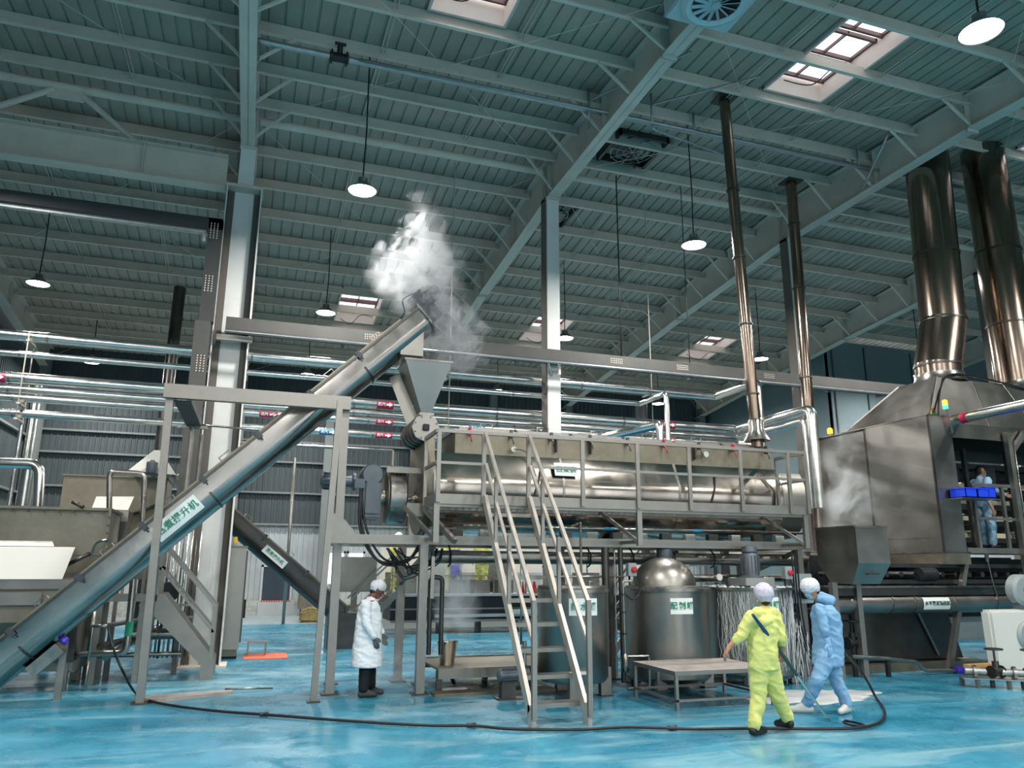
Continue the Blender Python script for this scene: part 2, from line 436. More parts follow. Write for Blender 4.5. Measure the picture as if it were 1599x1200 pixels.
rafter(x)
# tie pipes between the columns
for i in range(len(RX)-1):
    MB().tube([(RX[i]+.2, 15.45, 10.98), (RX[i+1]-.2, 15.45, 10.98)], .085, 14).build('tie_pipe', PAINT, ceil)
# sag rods, one thin pair per bay third and slope, and wind bracing cables
m = MB()
for b in range(6):
    for f in (1/3, 2/3):
        for dx in (0, .07):
            x = RX[b]+6.83*f+dx
            for ys in (PYN, PYF):
                for a, c in zip(sorted(ys), sorted(ys)[1:]):
                    if a > 0: m.beam((x, a, zp(a)+.13), (x, c, zp(c)+.13), .014, .014)
m.build('sag_rod', PAINT, ceil, kind='stuff')
m = MB()
for b in range(6):
    for (ya, yb) in ((2.3, 8.9), (8.9, 15.4), (15.6, 23.3), (23.3, 30.8)):
        for s in (0, 1):
            xa, xb = (RX[b]+.2, RX[b+1]-.2) if s else (RX[b+1]-.2, RX[b]+.2)
            m.beam((xa, ya, zp(ya)-.12), (xb, yb, zp(yb)-.12), .009, .009)
m.build('wind_brace', PAINT, ceil, kind='stuff')

# ---- skylights
wn = 0
for b in (1, 2, 3):
    for (y0, y1) in ((8.65, 11.1), (23.4, 26.0)):
        wn += 1; x0, x1 = RX[b]+2.85, RX[b]+4.27
        f = thing('window_%d' % wn, None, None, ((x0+x1)/2, (y0+y1)/2, zp(y0)+.27), kind='structure')
        za, zc = zp(y0)+.2, zp(y1)+.2; H = .45; t = .05
        fr = MB()
        for X in (x0, x1-t): fr.hexa([(X, y0, za), (X+t, y0, za), (X+t, y1, zc), (X, y1, zc), (X, y0, za+H), (X+t, y0, za+H), (X+t, y1, zc+H), (X, y1, zc+H)])
        for Y, z in ((y0, za), (y1-t, zc)): fr.box((x0, Y, z), (x1, Y+t, z+H))
        fr.build('window_frame', SKYL, f)
        n = 3 if b != 1 or y0 > 20 else 3
        for k in range(n):
            a = y0+.05+(y1-y0-.1)*k/n; c = y0+.05+(y1-y0-.1)*(k+1)/n-.1
            g = lambda y: za+(zc-za)*(y-y0)/(y1-y0)+H
            s = MB()
            for X in (x0+.04, (x0+x1)/2-.015, x1-.09):
                wd = .03 if 0 < X-x0-.2 < .9 else .05
                s.hexa([(X, a, g(a)-.08), (X+wd, a, g(a)-.08), (X+wd, c, g(c)-.08), (X, c, g(c)-.08), (X, a, g(a)-.02), (X+wd, a, g(a)-.02), (X+wd, c, g(c)-.02), (X, c, g(c)-.02)])
            for Y in (a, c-.05): s.box((x0+.04, Y, g(Y)-.1), (x1-.04, Y+.05, g(Y)-.02))
            sa = s.build('sash', SASH, f)
            MB().add([(x0+.05, a, g(a)-.04), (x1-.05, a, g(a)-.04), (x1-.05, c, g(c)-.04), (x0+.05, c, g(c)-.04)], [(0, 1, 2, 3)]).build('pane', GLASS, sa)
        cb = MB(); xx = x0+.2
        cb.tube(smooth_path([(xx, y1-.4, zp(y1)+.2), (xx+.3, y1-.8, zp(y1)-.1), (xx+.6, y1-1.1, zp(y1)+.15), (xx+1.0, y1-1.2, zp(y1)+.1)], 5), .012, 5)
        cb.build('cable', BLACK, f)

# ---- extraction fans in the roof
def roof_fan(x, y, label, big=False):
    t = thing('extraction_fan', label, 'fan', (x, y, zp(y)))
    z = zp(y)+.1; s = .62
    m = MB(); m.box((x-s, y-s, z), (x-s+.06, y+s, z+.25)); m.box((x+s-.06, y-s, z), (x+s, y+s, z+.25)); m.box((x-s, y-s, z), (x+s, y-s+.06, z+.25)); m.box((x-s, y+s-.06, z), (x+s, y+s, z+.25)); m.box((x-s, y-s, z+.2), (x+s, y+s, z+.25))
    m.build('housing', DARKST, t)
    Lathe('rotor_hub', DGREYM, t, [(.1, 0), (.12, .05), (.12, .12)], (x, y, z+.04))
    for k in range(6):
        a = k*math.pi/3; d = V(math.cos(a), math.sin(a), 0); n = V(-math.sin(a), math.cos(a), .5)*.1
        MB().obox(V(x, y, z+.1)+d*.3, d*.2, n, V(0, 0, .004)).build('blade', TRAYL, t)
    m = MB()
    for r in (.2, .35, .5): m.lathe([(r, 0), (r+.012, 0)], (x, y, z-.01), n=28, cap=False)
    for k in range(8):
        a = k*math.pi/4; m.beam((x, y, z-.01), (x+.55*math.cos(a), y+.55*math.sin(a), z-.01), .012, .012)
    m.build('guard', SPRINK, t)
    m = MB(); m.tube(smooth_path([(x, y+.1, z), (x+.2, y+.35, z-.12), (x+.35, y+.55, z-.05)], 4), .025, 6); m.build('cable', BLACK, t)
roof_fan(7.7, 14.15, 'dark recessed roof extraction fan between sprinkler pipe and rafter, nearer of two')
roof_fan(6.95, 17.5, 'dark recessed roof fan just right of the middle white column top')
# big pale square fan at the very top
def diffuser():
    c = AZ(1118, 5, 10.0); x, y = c.x, c.y; z = 10.0
    t = thing('ceiling_fan_unit', 'pale blue-grey square fan unit with radial vanes at the top edge of the view', 'fan', (x, y, z))
    m = MB(); s = .56; m.box((x-s, y-s, z+.02), (x+s, y+s, z+.55)); m.build('housing', mat('pale blue fan casing', 'b9c9ca', .45), t, bev=.02)
    Lathe('bell_mouth', mat('pale blue fan ring', 'c3d2d3', .4), t, [(.36, .06), (.36, -.02), (.44, -.05), (.52, 0), (.52, .04)], (x, y, z), n=40)
    Lathe('throat', BLACK, t, [(.355, -.012), (.355, .015)], (x, y, z-.0), n=32)
    for k in range(14):
        a = k*2*math.pi/14; d = V(math.cos(a), math.sin(a), 0); n = V(-math.sin(a), math.cos(a), 0)
        MB().obox(V(x, y, z-.03)+d*.21, d*.145, n*.022+V(0, 0, .012), V(0, 0, .004)).build('vane', t and mat('vane', 'aebfc1', .5) if k == 0 else bpy.data.materials['vane'], t)
    Lathe('hub', bpy.data.materials['vane'], t, [(.001, -.06), (.07, -.055), (.07, -.01)], (x, y, z), n=20)
    for dx in (-.4, .4): Tube('hanger', SPRINK, t, [(x+dx, y, z+.5), (x+dx, y, zp(y)+.2)], .015, 6)
diffuser()

# ---- columns
def column(x, label, wide=False, base=0):
    t = thing('steel_column', label, 'column', (x, 15.45, 0), 'painted building columns')
    y = 15.45
    z0 = 9.3 if wide else 0
    Box('shaft', COLP, t, (x-.15, y-.17, z0), (x+.15, y+.17, 10.28))
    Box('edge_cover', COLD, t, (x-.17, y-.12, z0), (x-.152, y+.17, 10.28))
    if wide:
        for s in (-1, 1):
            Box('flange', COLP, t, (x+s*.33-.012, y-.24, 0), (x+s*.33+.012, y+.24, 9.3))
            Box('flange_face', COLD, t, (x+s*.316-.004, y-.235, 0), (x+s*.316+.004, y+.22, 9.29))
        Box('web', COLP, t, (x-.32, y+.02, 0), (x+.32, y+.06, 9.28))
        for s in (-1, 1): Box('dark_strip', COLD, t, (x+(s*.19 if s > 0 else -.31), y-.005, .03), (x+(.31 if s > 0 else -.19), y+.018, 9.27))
        Box('cap_plate', PAINT, t, (x-.36, y-.26, 9.28), (x+.36, y+.26, 9.34))
        Box('base_plate', PAINT, t, (x-.45, y-.35, 0), (x+.45, y+.35, .03))
    else:
        Box('base_plate', PAINT, t, (x-.3, y-.3, 0), (x+.3, y+.3, .03))
    Box('head_plate', PAINT, t, (x-.17, y-.2, 10.2), (x+.17, y+.2, 10.26))
column(RX[1]+.02, 'wide white H-section column left of the ladder, behind the long screw conveyor', True)
column(RX[2], 'slender white column rising behind the middle of the steam cooker')
column(RX[3], 'white column behind the second thin flue, left of the furnace housing')
column(RX[4], 'white column hidden mostly behind the two wide flues at the right')
# transfer girder left of the wide column
g = thing('transfer_girder', 'deep pale grey I-girder spanning left from the wide column', 'girder', (-4, 15.45, 9.3))
MB().ibeam((RX[0], 15.45, 9.65), (RX[1]-.36, 15.45, 9.65), .3, .72, .03).build('girder', PAINT, g)
for x in (-6.4, -3.05, -2.9):
    pass
for a, c in (((-5.7, 10.0), (-4.35, 10.9)), ((-2.75, 10.0), (-3.9, 10.9))):
    Tube('truss_brace', PAINT, g, [(a[0], 15.45, a[1]), (c[0], 15.45, c[1])], .06)
Box('gusset', PAINT, g, (-4.45, 15.44, 10.7), (-3.8, 15.46, 10.95))
for x in (-5.6, -2.6): Box('stiffener', PAINT, g, (x-.01, 15.31, 9.32), (x+.01, 15.59, 9.98))

# ---- lamps
def lamp(x, y, z=8.4, label=''):
    t = thing('pendant_lamp', label, 'lamp', (x, y, z), 'round high-bay lamps on black cords')
    Lathe('reflector', LAMPD, t, [(.05, .16), (.12, .14), (.2, .06), (.27, .0), (.255, -.005), (.24, .01)], (x, y, z), n=28)
    Lathe('heat_sink', LAMPD, t, [(.09, .14), (.09, .24), (.04, .26)], (x, y, z), n=14)
    Lathe('diffuser', LAMPE, t, [(.001, -.02), (.15, -.015), (.245, .005), (.2, .02)], (x, y, z), n=28)
    Tube('cord', BLACK, t, [(x, y, z+.25), (x+.02, y, (z+zp(y))/2), (x, y, zp(y)+.26)], .014, 6)
    ld = bpy.data.lights.new('lamp_light', 'AREA'); ld.shape = 'DISK'; ld.size = .46; ld.energy = LAMP_W; ld.color = (1, .98, .95)
    lo = bpy.data.objects.new('lamp_light', ld); COL.objects.link(lo); lo.parent = t; lo.location = (0, 0, -.03)
LL = {(1.45, 12.85): 'bright pendant lamp above the steam plume, left of centre', (8.43, 12.95): 'bright pendant lamp between middle column and first thin flue',
      (8.3, 6.0): 'large glaring pendant lamp in the top right corner', (-5.35, 20.2): 'pendant lamp far left under the low purlins',
      (1.48, 20.1): 'pendant lamp directly left of the lit skylight and steam', (8.45, 20.1): 'pendant lamp just right of the middle white column',
      (15.35, 20.1): 'pendant lamp between the two thin flues', (-5.5, 28): 'small far pendant lamp at left above the pipe rows',
      (1.52, 27.3): 'small far pendant lamp behind the long screw conveyor', (8.66, 27.4): 'small far pendant lamp left of the middle column, above the pipe rows',
      (15.7, 27.4): 'small far pendant lamp beside the bent steel pipe', (1.45, 6.0): 'pendant lamp overhead outside the view, centre', (-5.4, 12.9): 'pendant lamp outside the view on the left',
      (15.4, 12.9): 'pendant lamp hidden behind the flues', (22, 20): 'pendant lamp beyond the flues on the right', (-5.4, 6.0): 'pendant lamp overhead outside the view, left', (15.4, 6): 'pendant lamp overhead outside the view, right'}
for (x, y), l in LL.items(): lamp(x, y, 8.4, l)
for cn, x in (('leftmost', -5.4), ('second', 1.45), ('third', 8.4), ('rightmost', 15.4)):
    for rn, y in (('nearest', -1), ('middle', -8), ('farthest', -15)): lamp(x, y, 8.4, '%s pendant lamp of the %s row behind the camera' % (cn, rn))
# ================================================================ LONG SCREW CONVEYOR
def conveyor(name, label, A, B, r, hside, seg, mtl, mtl2, sign=None, signpos=None, signw=.62, signcol=GREEN, big=True):
    A, B = Vector(A), Vector(B); ax = (B-A).normalized(); L = (B-A).length
    yv = V(0, 1, 0) if abs(ax.y) < .7 else V(1, 0, 0)
    yv = (yv-ax*yv.dot(ax)).normalized(); n = yv.cross(ax).normalized()
    if n.z < 0: n = -n
    t = thing(name, label, 'conveyor', tuple(V(A.x, A.y, 0)))
    prof = [(-r, hside), (-r, 0)]+[(-r*math.cos(a), -r*math.sin(a)) for a in [math.pi*k/14 for k in range(1, 14)]]+[(r, 0), (r, hside)]
    vs = []; 
    for P in (A, B): vs += [P+yv*a+n*b for a, b in prof]
    k = len(prof); m = MB(); m.add(vs, [(i, i+1, k+i+1, k+i) for i in range(k-1)], True); m.add(vs[:k], [tuple(range(k))]); m.add(vs[k:], [tuple(range(k))[::-1]])
    m.build('trough', mtl, t)
    m = MB()
    for s in (-1, 1): m.beam(A+yv*s*(r+.02)+n*hside, B+yv*s*(r+.02)+n*hside, .06, .03, n)
    m.build('flange_rail', mtl2, t)
    nseg = int(L/seg)
    for i in range(nseg):
        a = A+ax*(i*seg+.01); b = A+ax*((i+1)*seg-.01)
        MB().beam(a+n*(hside+.03), b+n*(hside+.03), 2*r+.08, .026, n).build('cover', DULL, t)
        c = a+ax*seg*.5+n*(hside+.047)-yv*(r*.5)
        hb = MB(); hb.tube([c-ax*.09, c-ax*.09+n*.07, c+ax*.09+n*.07, c+ax*.09], .008, 6); hb.build('handle', STEEL, t)
        q = a+ax*.04-yv*(r+.05)+n*hside
        hb = MB(); hb.obox(q, ax*.035, yv*.015, n*.06); hb.tube([q-n*.05, q-n*.1-yv*.03], .01, 6); hb.build('clamp', DGREYM, t)
        if big and i % 3 == 1:
            m = MB(); pts = [A+ax*(i*seg)+yv*(-(r+.006)*math.cos(an))+n*(-(r+.006)*math.sin(an)) for an in [math.pi*kk/12 for kk in range(13)]]
            for p0, p1 in zip(pts, pts[1:]): m.beam(p0, p1, .03, .012, (p0-A-ax*(i*seg)))
            m.build('joint_ring', mtl2, t)
    return t, A, B, ax, yv, n, L
SY = 12.05
SA, SB = AY(-75, 1098, SY), AY(660, 503, SY)
t, A, B, ax, yv, n, L = conveyor('screw_conveyor', 'long polished screw conveyor climbing from lower left to the hopper with green lettered sign', SA, SB, .255, .20, .98, TROUGH, DARKST)
# face toward the camera is -yv
c = AY(284, 817, SY-.28); u = (c-A).dot(ax); c = A+ax*u+n*(-.0)
sp = Box('sign', WHITE, t, (0, 0, 0), (0, 0, 0)); bpy.data.objects.remove(sp)
m = MB(); W2, H2 = .36, .12
pts = []
for k in range(7):
    h = -H2+2*H2*k/6; rr = .262; d = -math.sqrt(max(.001, rr*rr-min(h, 0)**2)); pts.append(-n*0+yv*d+n*h)
vs = [c-ax*W2+p for p in pts]+[c+ax*W2+p for p in pts]; m.add(vs, [(i, 7+i, 8+i, i+1) for i in range(6)], True); sp = m.build('sign', WHITE, t)
text('蒸煮提升机', .13, c-yv*.268+n*.0, ax, n, GREEN, sp, spread=1.05)
# head flange, gearbox and motor
MB().lathe([(.30, 0), (.30, .03)], B+n*-.0, ax, 28, smooth=False).build('head_flange', STEEL, t)
MB().obox(B+n*.1+ax*.015, yv*.31, n*.16, ax*.015).build('head_plate', STEEL, t)
MB().obox(B+ax*.2+n*.08, ax*.13, yv*.14, n*.2).build('gearbox', DGREYM, t, bev=.02)
MB().lathe([(.1, .02), (.13, .04), (.14, .18), (.15, .2), (.15, .24)], B+ax*.18+n*.2, n, 18).build('motor_flange', DGREYM, t)
mo = MB(); mo.lathe([(.1, 0), (.13, .03), (.13, .28), (.11, .3), (.11, .36), (.06, .38)], B+ax*.22+n*.28-yv*.02, ax, 18)
for k in range(12):
    a = k*math.pi/6; d = yv*math.cos(a)+n*math.sin(a); mo.obox(B+ax*.38+n*.28-yv*.02+d*.135, ax*.11, d*.018, d.cross(ax)*.004)
mo.build('motor', GREYM, t)
MB().obox(B+ax*.34+n*.43, ax*.07, yv*.06, n*.03).build('terminal_box', DGREYM, t)
Tube('motor_cable', BLACK, t, smooth_path([B+ax*.3+n*.44, B+n*.5, B-ax*.15+n*.3, B-ax*.5+n*.26-yv*.1], 4), .012, 6)
# discharge spout down into the hopper
q = B-ax*.42
MB().frustum([q-ax*.22-yv*.2-n*.1, q+ax*.3-yv*.2-n*.1, q+ax*.3+yv*.2-n*.1, q-ax*.22+yv*.2-n*.1], [V(p.x, p.y, AY(640, 560, SY).z) for p in (q-ax*.12-yv*.2, q+ax*.4-yv*.2, q+ax*.4+yv*.2, q-ax*.12+yv*.2)]).build('discharge_spout', SATIN, t)
MB().obox(A+ax*1.05-n*.34, ax*.22, yv*.13, n*.08).build('drain_box', STEEL, t, bev=.01)
Lathe('drain_knob', PURPLE, t, [(.05, 0), (.06, .03), (.03, .08)], A+ax*1.32-n*.3-yv*.05, ax, 10)
for u_ in (1.2,):
    P = A+ax*u_-n*.26
    if u_ > 3.5: continue
    Beam('support_leg', FRAME, t, (P.x+.1, SY+.2, 0), (P.x+.1, SY+.2, P.z+.05), .08, .08)

# ================================================================ FEED HOPPER + ROTARY VALVE
fz = AY(668, 563, 11.75).z; f0, f1 = AY(633, 563, 11.75).x, AY(706, 563, 11.75).x
hp = thing('feed_hopper', 'tapered stainless hopper catching the screw discharge, steam above it', 'hopper', ((f0+f1)/2, 12.1, 3.9))
zb = AY(667, 645, 11.9).z; b0, b1 = AY(659, 645, 11.9).x, AY(674, 645, 11.9).x
yb_, yf_ = 12.45, 11.75
MB().add([(f0, yf_, fz), (f1, yf_, fz), (f1, yb_, fz), (f0, yb_, fz), (b0, 11.95, zb), (b1, 11.95, zb), (b1, 12.25, zb), (b0, 12.25, zb)],
         [(0,1,5,4), (1,2,6,5), (2,3,7,6), (3,0,4,7)]).build('cone', SATIN, hp)
m = MB()
for p, q in (((f0, yf_), (f1, yf_)), ((f1, yf_), (f1, yb_)), ((f1, yb_), (f0, yb_)), ((f0, yb_), (f0, yf_))): m.beam((*p, fz), (*q, fz), .03, .03)
m.build('rim', STEEL, hp)
MB().beam((f0-.03, 12.5, fz-.12), (b0-.03, 12.42, zb-.12), .09, .2).build('side_duct', SATIN, hp)
MB().hexa([(b0-.04, 11.9, zb-.04), (b1+.04, 11.9, zb-.04), (b1+.04, 12.3, zb-.04), (b0-.04, 12.3, zb-.04), (b0-.04, 11.9, zb), (b1+.04, 11.9, zb), (b1+.04, 12.3, zb), (b0-.04, 12.3, zb)]).build('outlet_flange', STEEL, hp)
vc = AY(665, 668, 11.55); vz = vc.z; vx = vc.x
rv = thing('rotary_valve', 'octagonal steel rotary valve on the left end of the cooker', 'valve', (vx, 12.05, 3.7))
MB().lathe([(.22, 0), (.22, .05)], (vx, 11.55, vz), (0, 1, 0), 8, smooth=False).build('end_plate', SATIN, rv)
MB().lathe([(.17, 0), (.2, .02), (.2, .9), (.17, .92)], (vx, 11.6, vz), (0, 1, 0), 28).build('housing', STEEL, rv)
for k in (.12, .34, .56, .8): MB().lathe([(.225, 0), (.225, .03)], (vx, 11.6+k, vz), (0, 1, 0), 28, smooth=False).build('ring', DARKST, rv)
MB().lathe([(.225, 0), (.225, .04)], (vx, 12.5, vz), (0, 1, 0), 8, smooth=False).build('end_plate', SATIN, rv)
MB().box((vx-.05, 11.5, vz-.05), (vx+.05, 11.56, vz+.05)).build('bearing', BLACK, rv, bev=.01)
m = MB()
for k in range(8):
    a = (k+.5)*math.pi/4; m.lathe([(.012, 0), (.012, .015)], (vx+.18*math.cos(a), 11.535, vz+.18*math.sin(a)), (0, 1, 0), 6)
m.build('bolt', DARKST, rv)
MB().frustum([(vx-.16, 11.8, 3.85), (vx+.16, 11.8, 3.85), (vx+.16, 12.35, 3.85), (vx-.16, 12.35, 3.85)], [(vx-.12, 11.85, vz-.1), (vx+.12, 11.85, vz-.1), (vx+.12, 12.3, vz-.1), (vx-.12, 12.3, vz-.1)]).build('chute', SATIN, rv)

# ================================================================ STEAM COOKER
ck = thing('steam_cooker', 'long polished cylindrical steam cooker on the raised frame with white sign', 'cooker', (5.9, 12.15, 2.2))
CX0, CX1 = 2.62, 9.0; cy, cz, cr = 12.15, 2.98, .76
def uprof(r, top, lean=0):
    return [(-r+lean, top), (-r, cz+.12)]+[(-r*math.cos(a), cz-r*math.sin(a)) for a in [math.pi*k/20 for k in range(0, 21)]]+[(r, cz+.12), (r-lean, top)]
def usec(x0, x1, r, top, name, mtl, lean=0, closed=False):
    pr = uprof(r, top, lean); k = len(pr); m = MB()
    vs = [(x0, cy+a, z) for a, z in pr]+[(x1, cy+a, z) for a, z in pr]
    m.add(vs, [(i, i+1, k+i+1, k+i) for i in range(k-1)], True); m.add(vs[:k], [tuple(range(k))]); m.add(vs[k:], [tuple(range(k))[::-1]])
    return m.build(name, mtl, ck)
w3 = (CX1-CX0)/3
for i in range(3): usec(CX0+i*w3+.006, CX0+(i+1)*w3-.006, cr, 3.5, 'jacket', SHINY, .18)
for i in range(4): usec(CX0+i*w3-.02, CX0+i*w3+.02, cr+.008, 3.51, 'jacket_band', STEEL, .18)
usec(CX1, 9.55, cr-.06, 3.45, 'drum_end', SATIN, .16)
usec(2.5, CX0, cr-.02, 3.75, 'end_plate', DULL, .1)
Box('upper_box', DULL, ck, (2.98, cy-.53, 3.4), (8.95, cy+.53, 3.85))
Box('box_flange', STEEL, ck, (2.95, cy-.58, 3.85), (8.98, cy+.58, 3.89))
for i in range(6):
    x = 3.05+i*.98
    Box('lid', SATIN, ck, (x, cy-.5, 3.89), (x+.93, cy+.5, 3.94), bev=.01)
    Tube('lid_handle', STEEL, ck, [(x+.38, cy-.42, 3.93), (x+.38, cy-.42, 4.02), (x+.58, cy-.42, 4.02), (x+.58, cy-.42, 3.93)], .01, 6)
for i in range(9):
    x = 3.2+i*.7
    mm = MB(); mm.box((x-.02, cy-.62, 3.78), (x+.02, cy-.57, 3.92)); mm.tube([(x, cy-.63, 3.8), (x+.02, cy-.66, 3.68)], .01, 6); mm.build('toggle_clamp', RED if i in (0, 5, 7) else DARKST, ck)
for x in (4.68, 5.3, 7.3): Box('stiffener', DARKST, ck, (x, cy-.62, 3.6), (x+.02, cy-.53, 3.85))
sc_ = AY(883, 734, cy-cr+.02); 
sg = MB().obox((sc_.x, cy-cr+.01, sc_.z), (.2, 0, 0), (0, .09*.35, .09*1.2), (0, -.006, .002)).build('sign', WHITE, ck)
text('蒸煮锅', .115, (sc_.x, cy-cr-.001, sc_.z-.005), (1, 0, 0), (0, .28, .96), GREEN, sg)
g1 = AY(800, 703, 11.6)
Lathe('thermometer', WHITEP, ck, [(.045, 0), (.045, .03)], (g1.x, 11.52, g1.z), (0, 1, 0), 16)
g2 = AY(1098, 711, 11.6)
Lathe('pressure_gauge', WHITEP, ck, [(.05, 0), (.05, .04)], (g2.x, 11.5, g2.z), (0, 1, 0), 16)
for x in (4.2, 7.45):
    mm = MB(); pr = [(cy-cr*math.cos(a)*1.012, cz+cr*math.sin(a)*1.012) for a in (-.35, -.1, .1, .3, .5)]
    mm.tube([(x+.05*i, y_, z_) for i, (y_, z_) in enumerate(pr)], .018, 6); mm.build('hose', DARKST, ck)
Tube('sensor_cable', DARKST, ck, smooth_path([(g1.x, 11.5, g1.z), (g1.x+.2, 11.48, g1.z-.05), (g1.x+.3, 11.45, g1.z-.3), (g1.x+.4, 11.4, g1.z-.6)], 4), .008, 5)
for x in (2.9, 5.9, 8.9):
    m = MB(); m.box((x-.1, cy-.6, 2.2), (x+.1, cy+.6, 2.34)); m.build('saddle', FRAME, ck)
# drive end: guard disc, gearbox, motor
dz = AY(607, 777, cy).z
gd = Lathe('drive_guard', STEEL, ck, [(.41, 0), (.43, .02), (.43, .26), (.41, .28)], (2.0, cy, dz), (1, 0, 0), 40)
Lathe('guard_face', DULL, ck, [(.4, 0), (.4, .012)], (1.985, cy, dz), (1, 0, 0), 40)
Lathe('shaft', SHINY, ck, [(.05, 0), (.05, .2), (.09, .2), (.09, .24), (.05, .24), (.05, .42)], (2.27, cy, dz-.02), (1, 0, 0), 20)
Lathe('bearing_flange', SHINY, ck, [(.13, 0), (.13, .03)], (2.44, cy, dz-.02), (1, 0, 0), 16)
gx = AY(578, 770, cy).x
Box('gearbox', GREYM, ck, (gx-.13, cy-.2, dz-.36), (gx+.15, cy+.2, dz+.3), bev=.03)
Lathe('gear_head', GREYM, ck, [(.15, -.22), (.17, -.2), (.17, .2), (.15, .22)], (gx, cy, dz+.33), (0, 1, 0), 24)
Box('gearbox_cover', GREYM, ck, (gx-.1, cy-.235, dz-.28), (gx+.12, cy-.2, dz+.2), bev=.01)
Lathe('bearing_hub', STEEL, ck, [(.1, 0), (.13, .03), (.13, .1)], (gx+.12, cy, dz-.02), (1, 0, 0), 20)
mz = AY(530, 752, cy).z
mm = MB(); mm.lathe([(.07, 0), (.12, .03), (.12, .34), (.09, .36), (.09, .48), (.14, .5), (.14, .54)], (AY(500, 752, cy).x, cy, mz), (1, 0, 0), 20)
mx = AY(500, 752, cy).x
for k in range(14):
    a = k*math.pi/7; mm.obox((mx+.18, cy+.125*math.cos(a), mz+.125*math.sin(a)), (.14, 0, 0), (0, .014*math.cos(a), .014*math.sin(a)), (0, -.004*math.sin(a), .004*math.cos(a)))
mm.build('motor', GREYM, ck)
Box('terminal_box', GREYM, ck, (mx+.5, cy-.24, mz-.12), (mx+.66, cy-.08, mz+.03), bev=.01)
Box('torque_arm', FRAME, ck, (gx+.2, cy-.3, dz+.36), (2.5, cy-.24, dz+.45))
Box('side_bracket', FRAME, ck, (2.25, cy-.5, dz-.32), (2.6, cy-.46, dz-.12))
for i, (dx, sag) in enumerate(((0, .5), (.04, .62), (.1, .45))):
    Tube('power_cable', BLACK, ck, smooth_path([(mx+.6, cy-.2, mz-.1), (mx+.62+dx, cy-.22, 2.3), (mx+.9+dx, cy-.25, 2.0-sag*.3), (mx+1.35, cy-.3, 1.95-sag*.2), (2.5+dx, cy-.4, 2.15)], 6), .018, 6)

# ================================================================ SUPPORT FRAME + PORTAL
sf = thing('machine_frame', 'box-section steel frame and posts carrying the cooker and the screw conveyor', 'frame', (5, 11.8, 0))
FZ0, FZ1 = 2.07, 2.2
def bb(name, lo, hi, m_=FRAME, **k): return Box(name, m_, sf, lo, hi, **k)
bb('beam', (1.1, 11.21, FZ0), (9.2, 11.33, FZ1)); bb('beam', (1.3, 12.85, FZ0), (9.3, 12.97, FZ1))
for x in (1.3, 2.5, 4.0, 5.75, 7.4, 9.1): bb('cross_beam', (x-.05, 11.33, FZ0), (x+.05, 12.85, FZ1))
MB().prism([(1.1, 11.2, FZ0), (1.3, 11.2, FZ0+.0), (1.45, 11.2, FZ1), (1.28, 11.2, FZ1+.2), (1.1, 11.2, FZ1+.3)], (0, .015, 0)).build('gusset', FRAME, sf)
pz = AY(390, 620, 11.5).z; PZ0, PZ1 = pz-.1, pz+.09
def post(x, y, z1, s=.1, x1=None): 
    x1 = x if x1 is None else x1
    Beam('post', FRAME, sf, (x, y, .02), (x1, y, z1), s, s); Box('foot_plate', DARKST, sf, (x-s, y-s, 0), (x+s, y+s, .02))
post(-1.17, 11.57, PZ0, .1, -1.22); post(.98, 11.06, PZ0+.05, .085, 1.1); post(1.24, 11.63, PZ0, .12, 1.24); post(1.36, 12.6, PZ0, .1)
post(2.38, 12.58, FZ0, .12); post(2.45, 11.27, FZ0, .12); post(2.62, 12.2, FZ0, .08)
post(5.75, 11.9, FZ0, .12); post(5.3, 12.9, FZ0, .1); post(8.7, 12.9, FZ0, .12); post(7.0, 12.9, FZ0, .12); post(9.1, 11.27, FZ0, .1)
MB().beam((-1.3, 11.5, pz), (1.3, 11.5, pz), .12, .2).build('top_beam', FRAME, sf)
MB().beam((1.24, 11.5, pz-.02), (1.36, 12.65, pz-.02), .1, .12).build('top_beam', FRAME, sf)
for a, c in (((2.6, 11.3, 2.05), (2.35, 12.5, 1.5)), ((5.75, 11.9, 1.7), (6.3, 12.85, 2.06)), ((8.8, 12.85, 1.5), (9.2, 11.4, 2.06)), ((2.45, 11.3, 2.6), (2.75, 10.62, 2.1))):
    Beam('brace', FRAME, sf, a, c, .07, .07)
m = MB(); m.beam((2.6, 11.3, 1.3), (2.6, 11.3, 1.9), .05, .05); m.build('cable_conduit', STEEL, sf)
Tube('drop_pipe', DARKST, sf, elbow([(2.62, 11.5, .5), (2.62, 11.5, 1.6), (2.8, 11.5, 1.6), (2.8, 11.5, .5)], .1), .035, 10)
# pipes slung under the cooker
p_ = thing('steam_header', 'thick horizontal steel pipe slung directly under the cooker frame', 'pipe', (6, 11.9, 1.85))
Tube('main_pipe', SATIN, p_, [(2.6, 11.75, 1.9), (9.3, 11.75, 1.9)], .1, 18)
for i in range(8): Tube('hanger', BLACK, p_, elbow([(2.95+i*.78, 11.75, 2.08), (2.95+i*.78, 11.6, 1.95), (2.95+i*.78, 11.62, 1.8), (2.95+i*.78, 11.75, 1.76)], .05), .014, 6)
for i in range(14):
    Box('foot_block', WHITEP if i % 2 else DARKST, p_, (2.9+i*.45, 11.4, 2.2), (3.08+i*.45, 11.5, 2.31))
Tube('thin_pipe', STEEL, p_, [(3.0, 11.12, 2.35), (9.1, 11.12, 2.35)], .022, 8)
for x, s_ in ((5.3, 1), (6.9, 1)): Lathe('blue_arrow_sticker', BLUEST, p_, [(.025, 0), (.025, .18)], (x, 11.12, 2.35), (1, 0, 0), 12)
Tube('riser', STEEL, p_, elbow([(3.85+.9, 11.12, 2.38), (4.85, 11.05, 2.42), (4.85, 11.0, 2.42), (4.85, 11.0, .9)], .06), .02, 8)
cb = MB(); rr = random.Random(3)
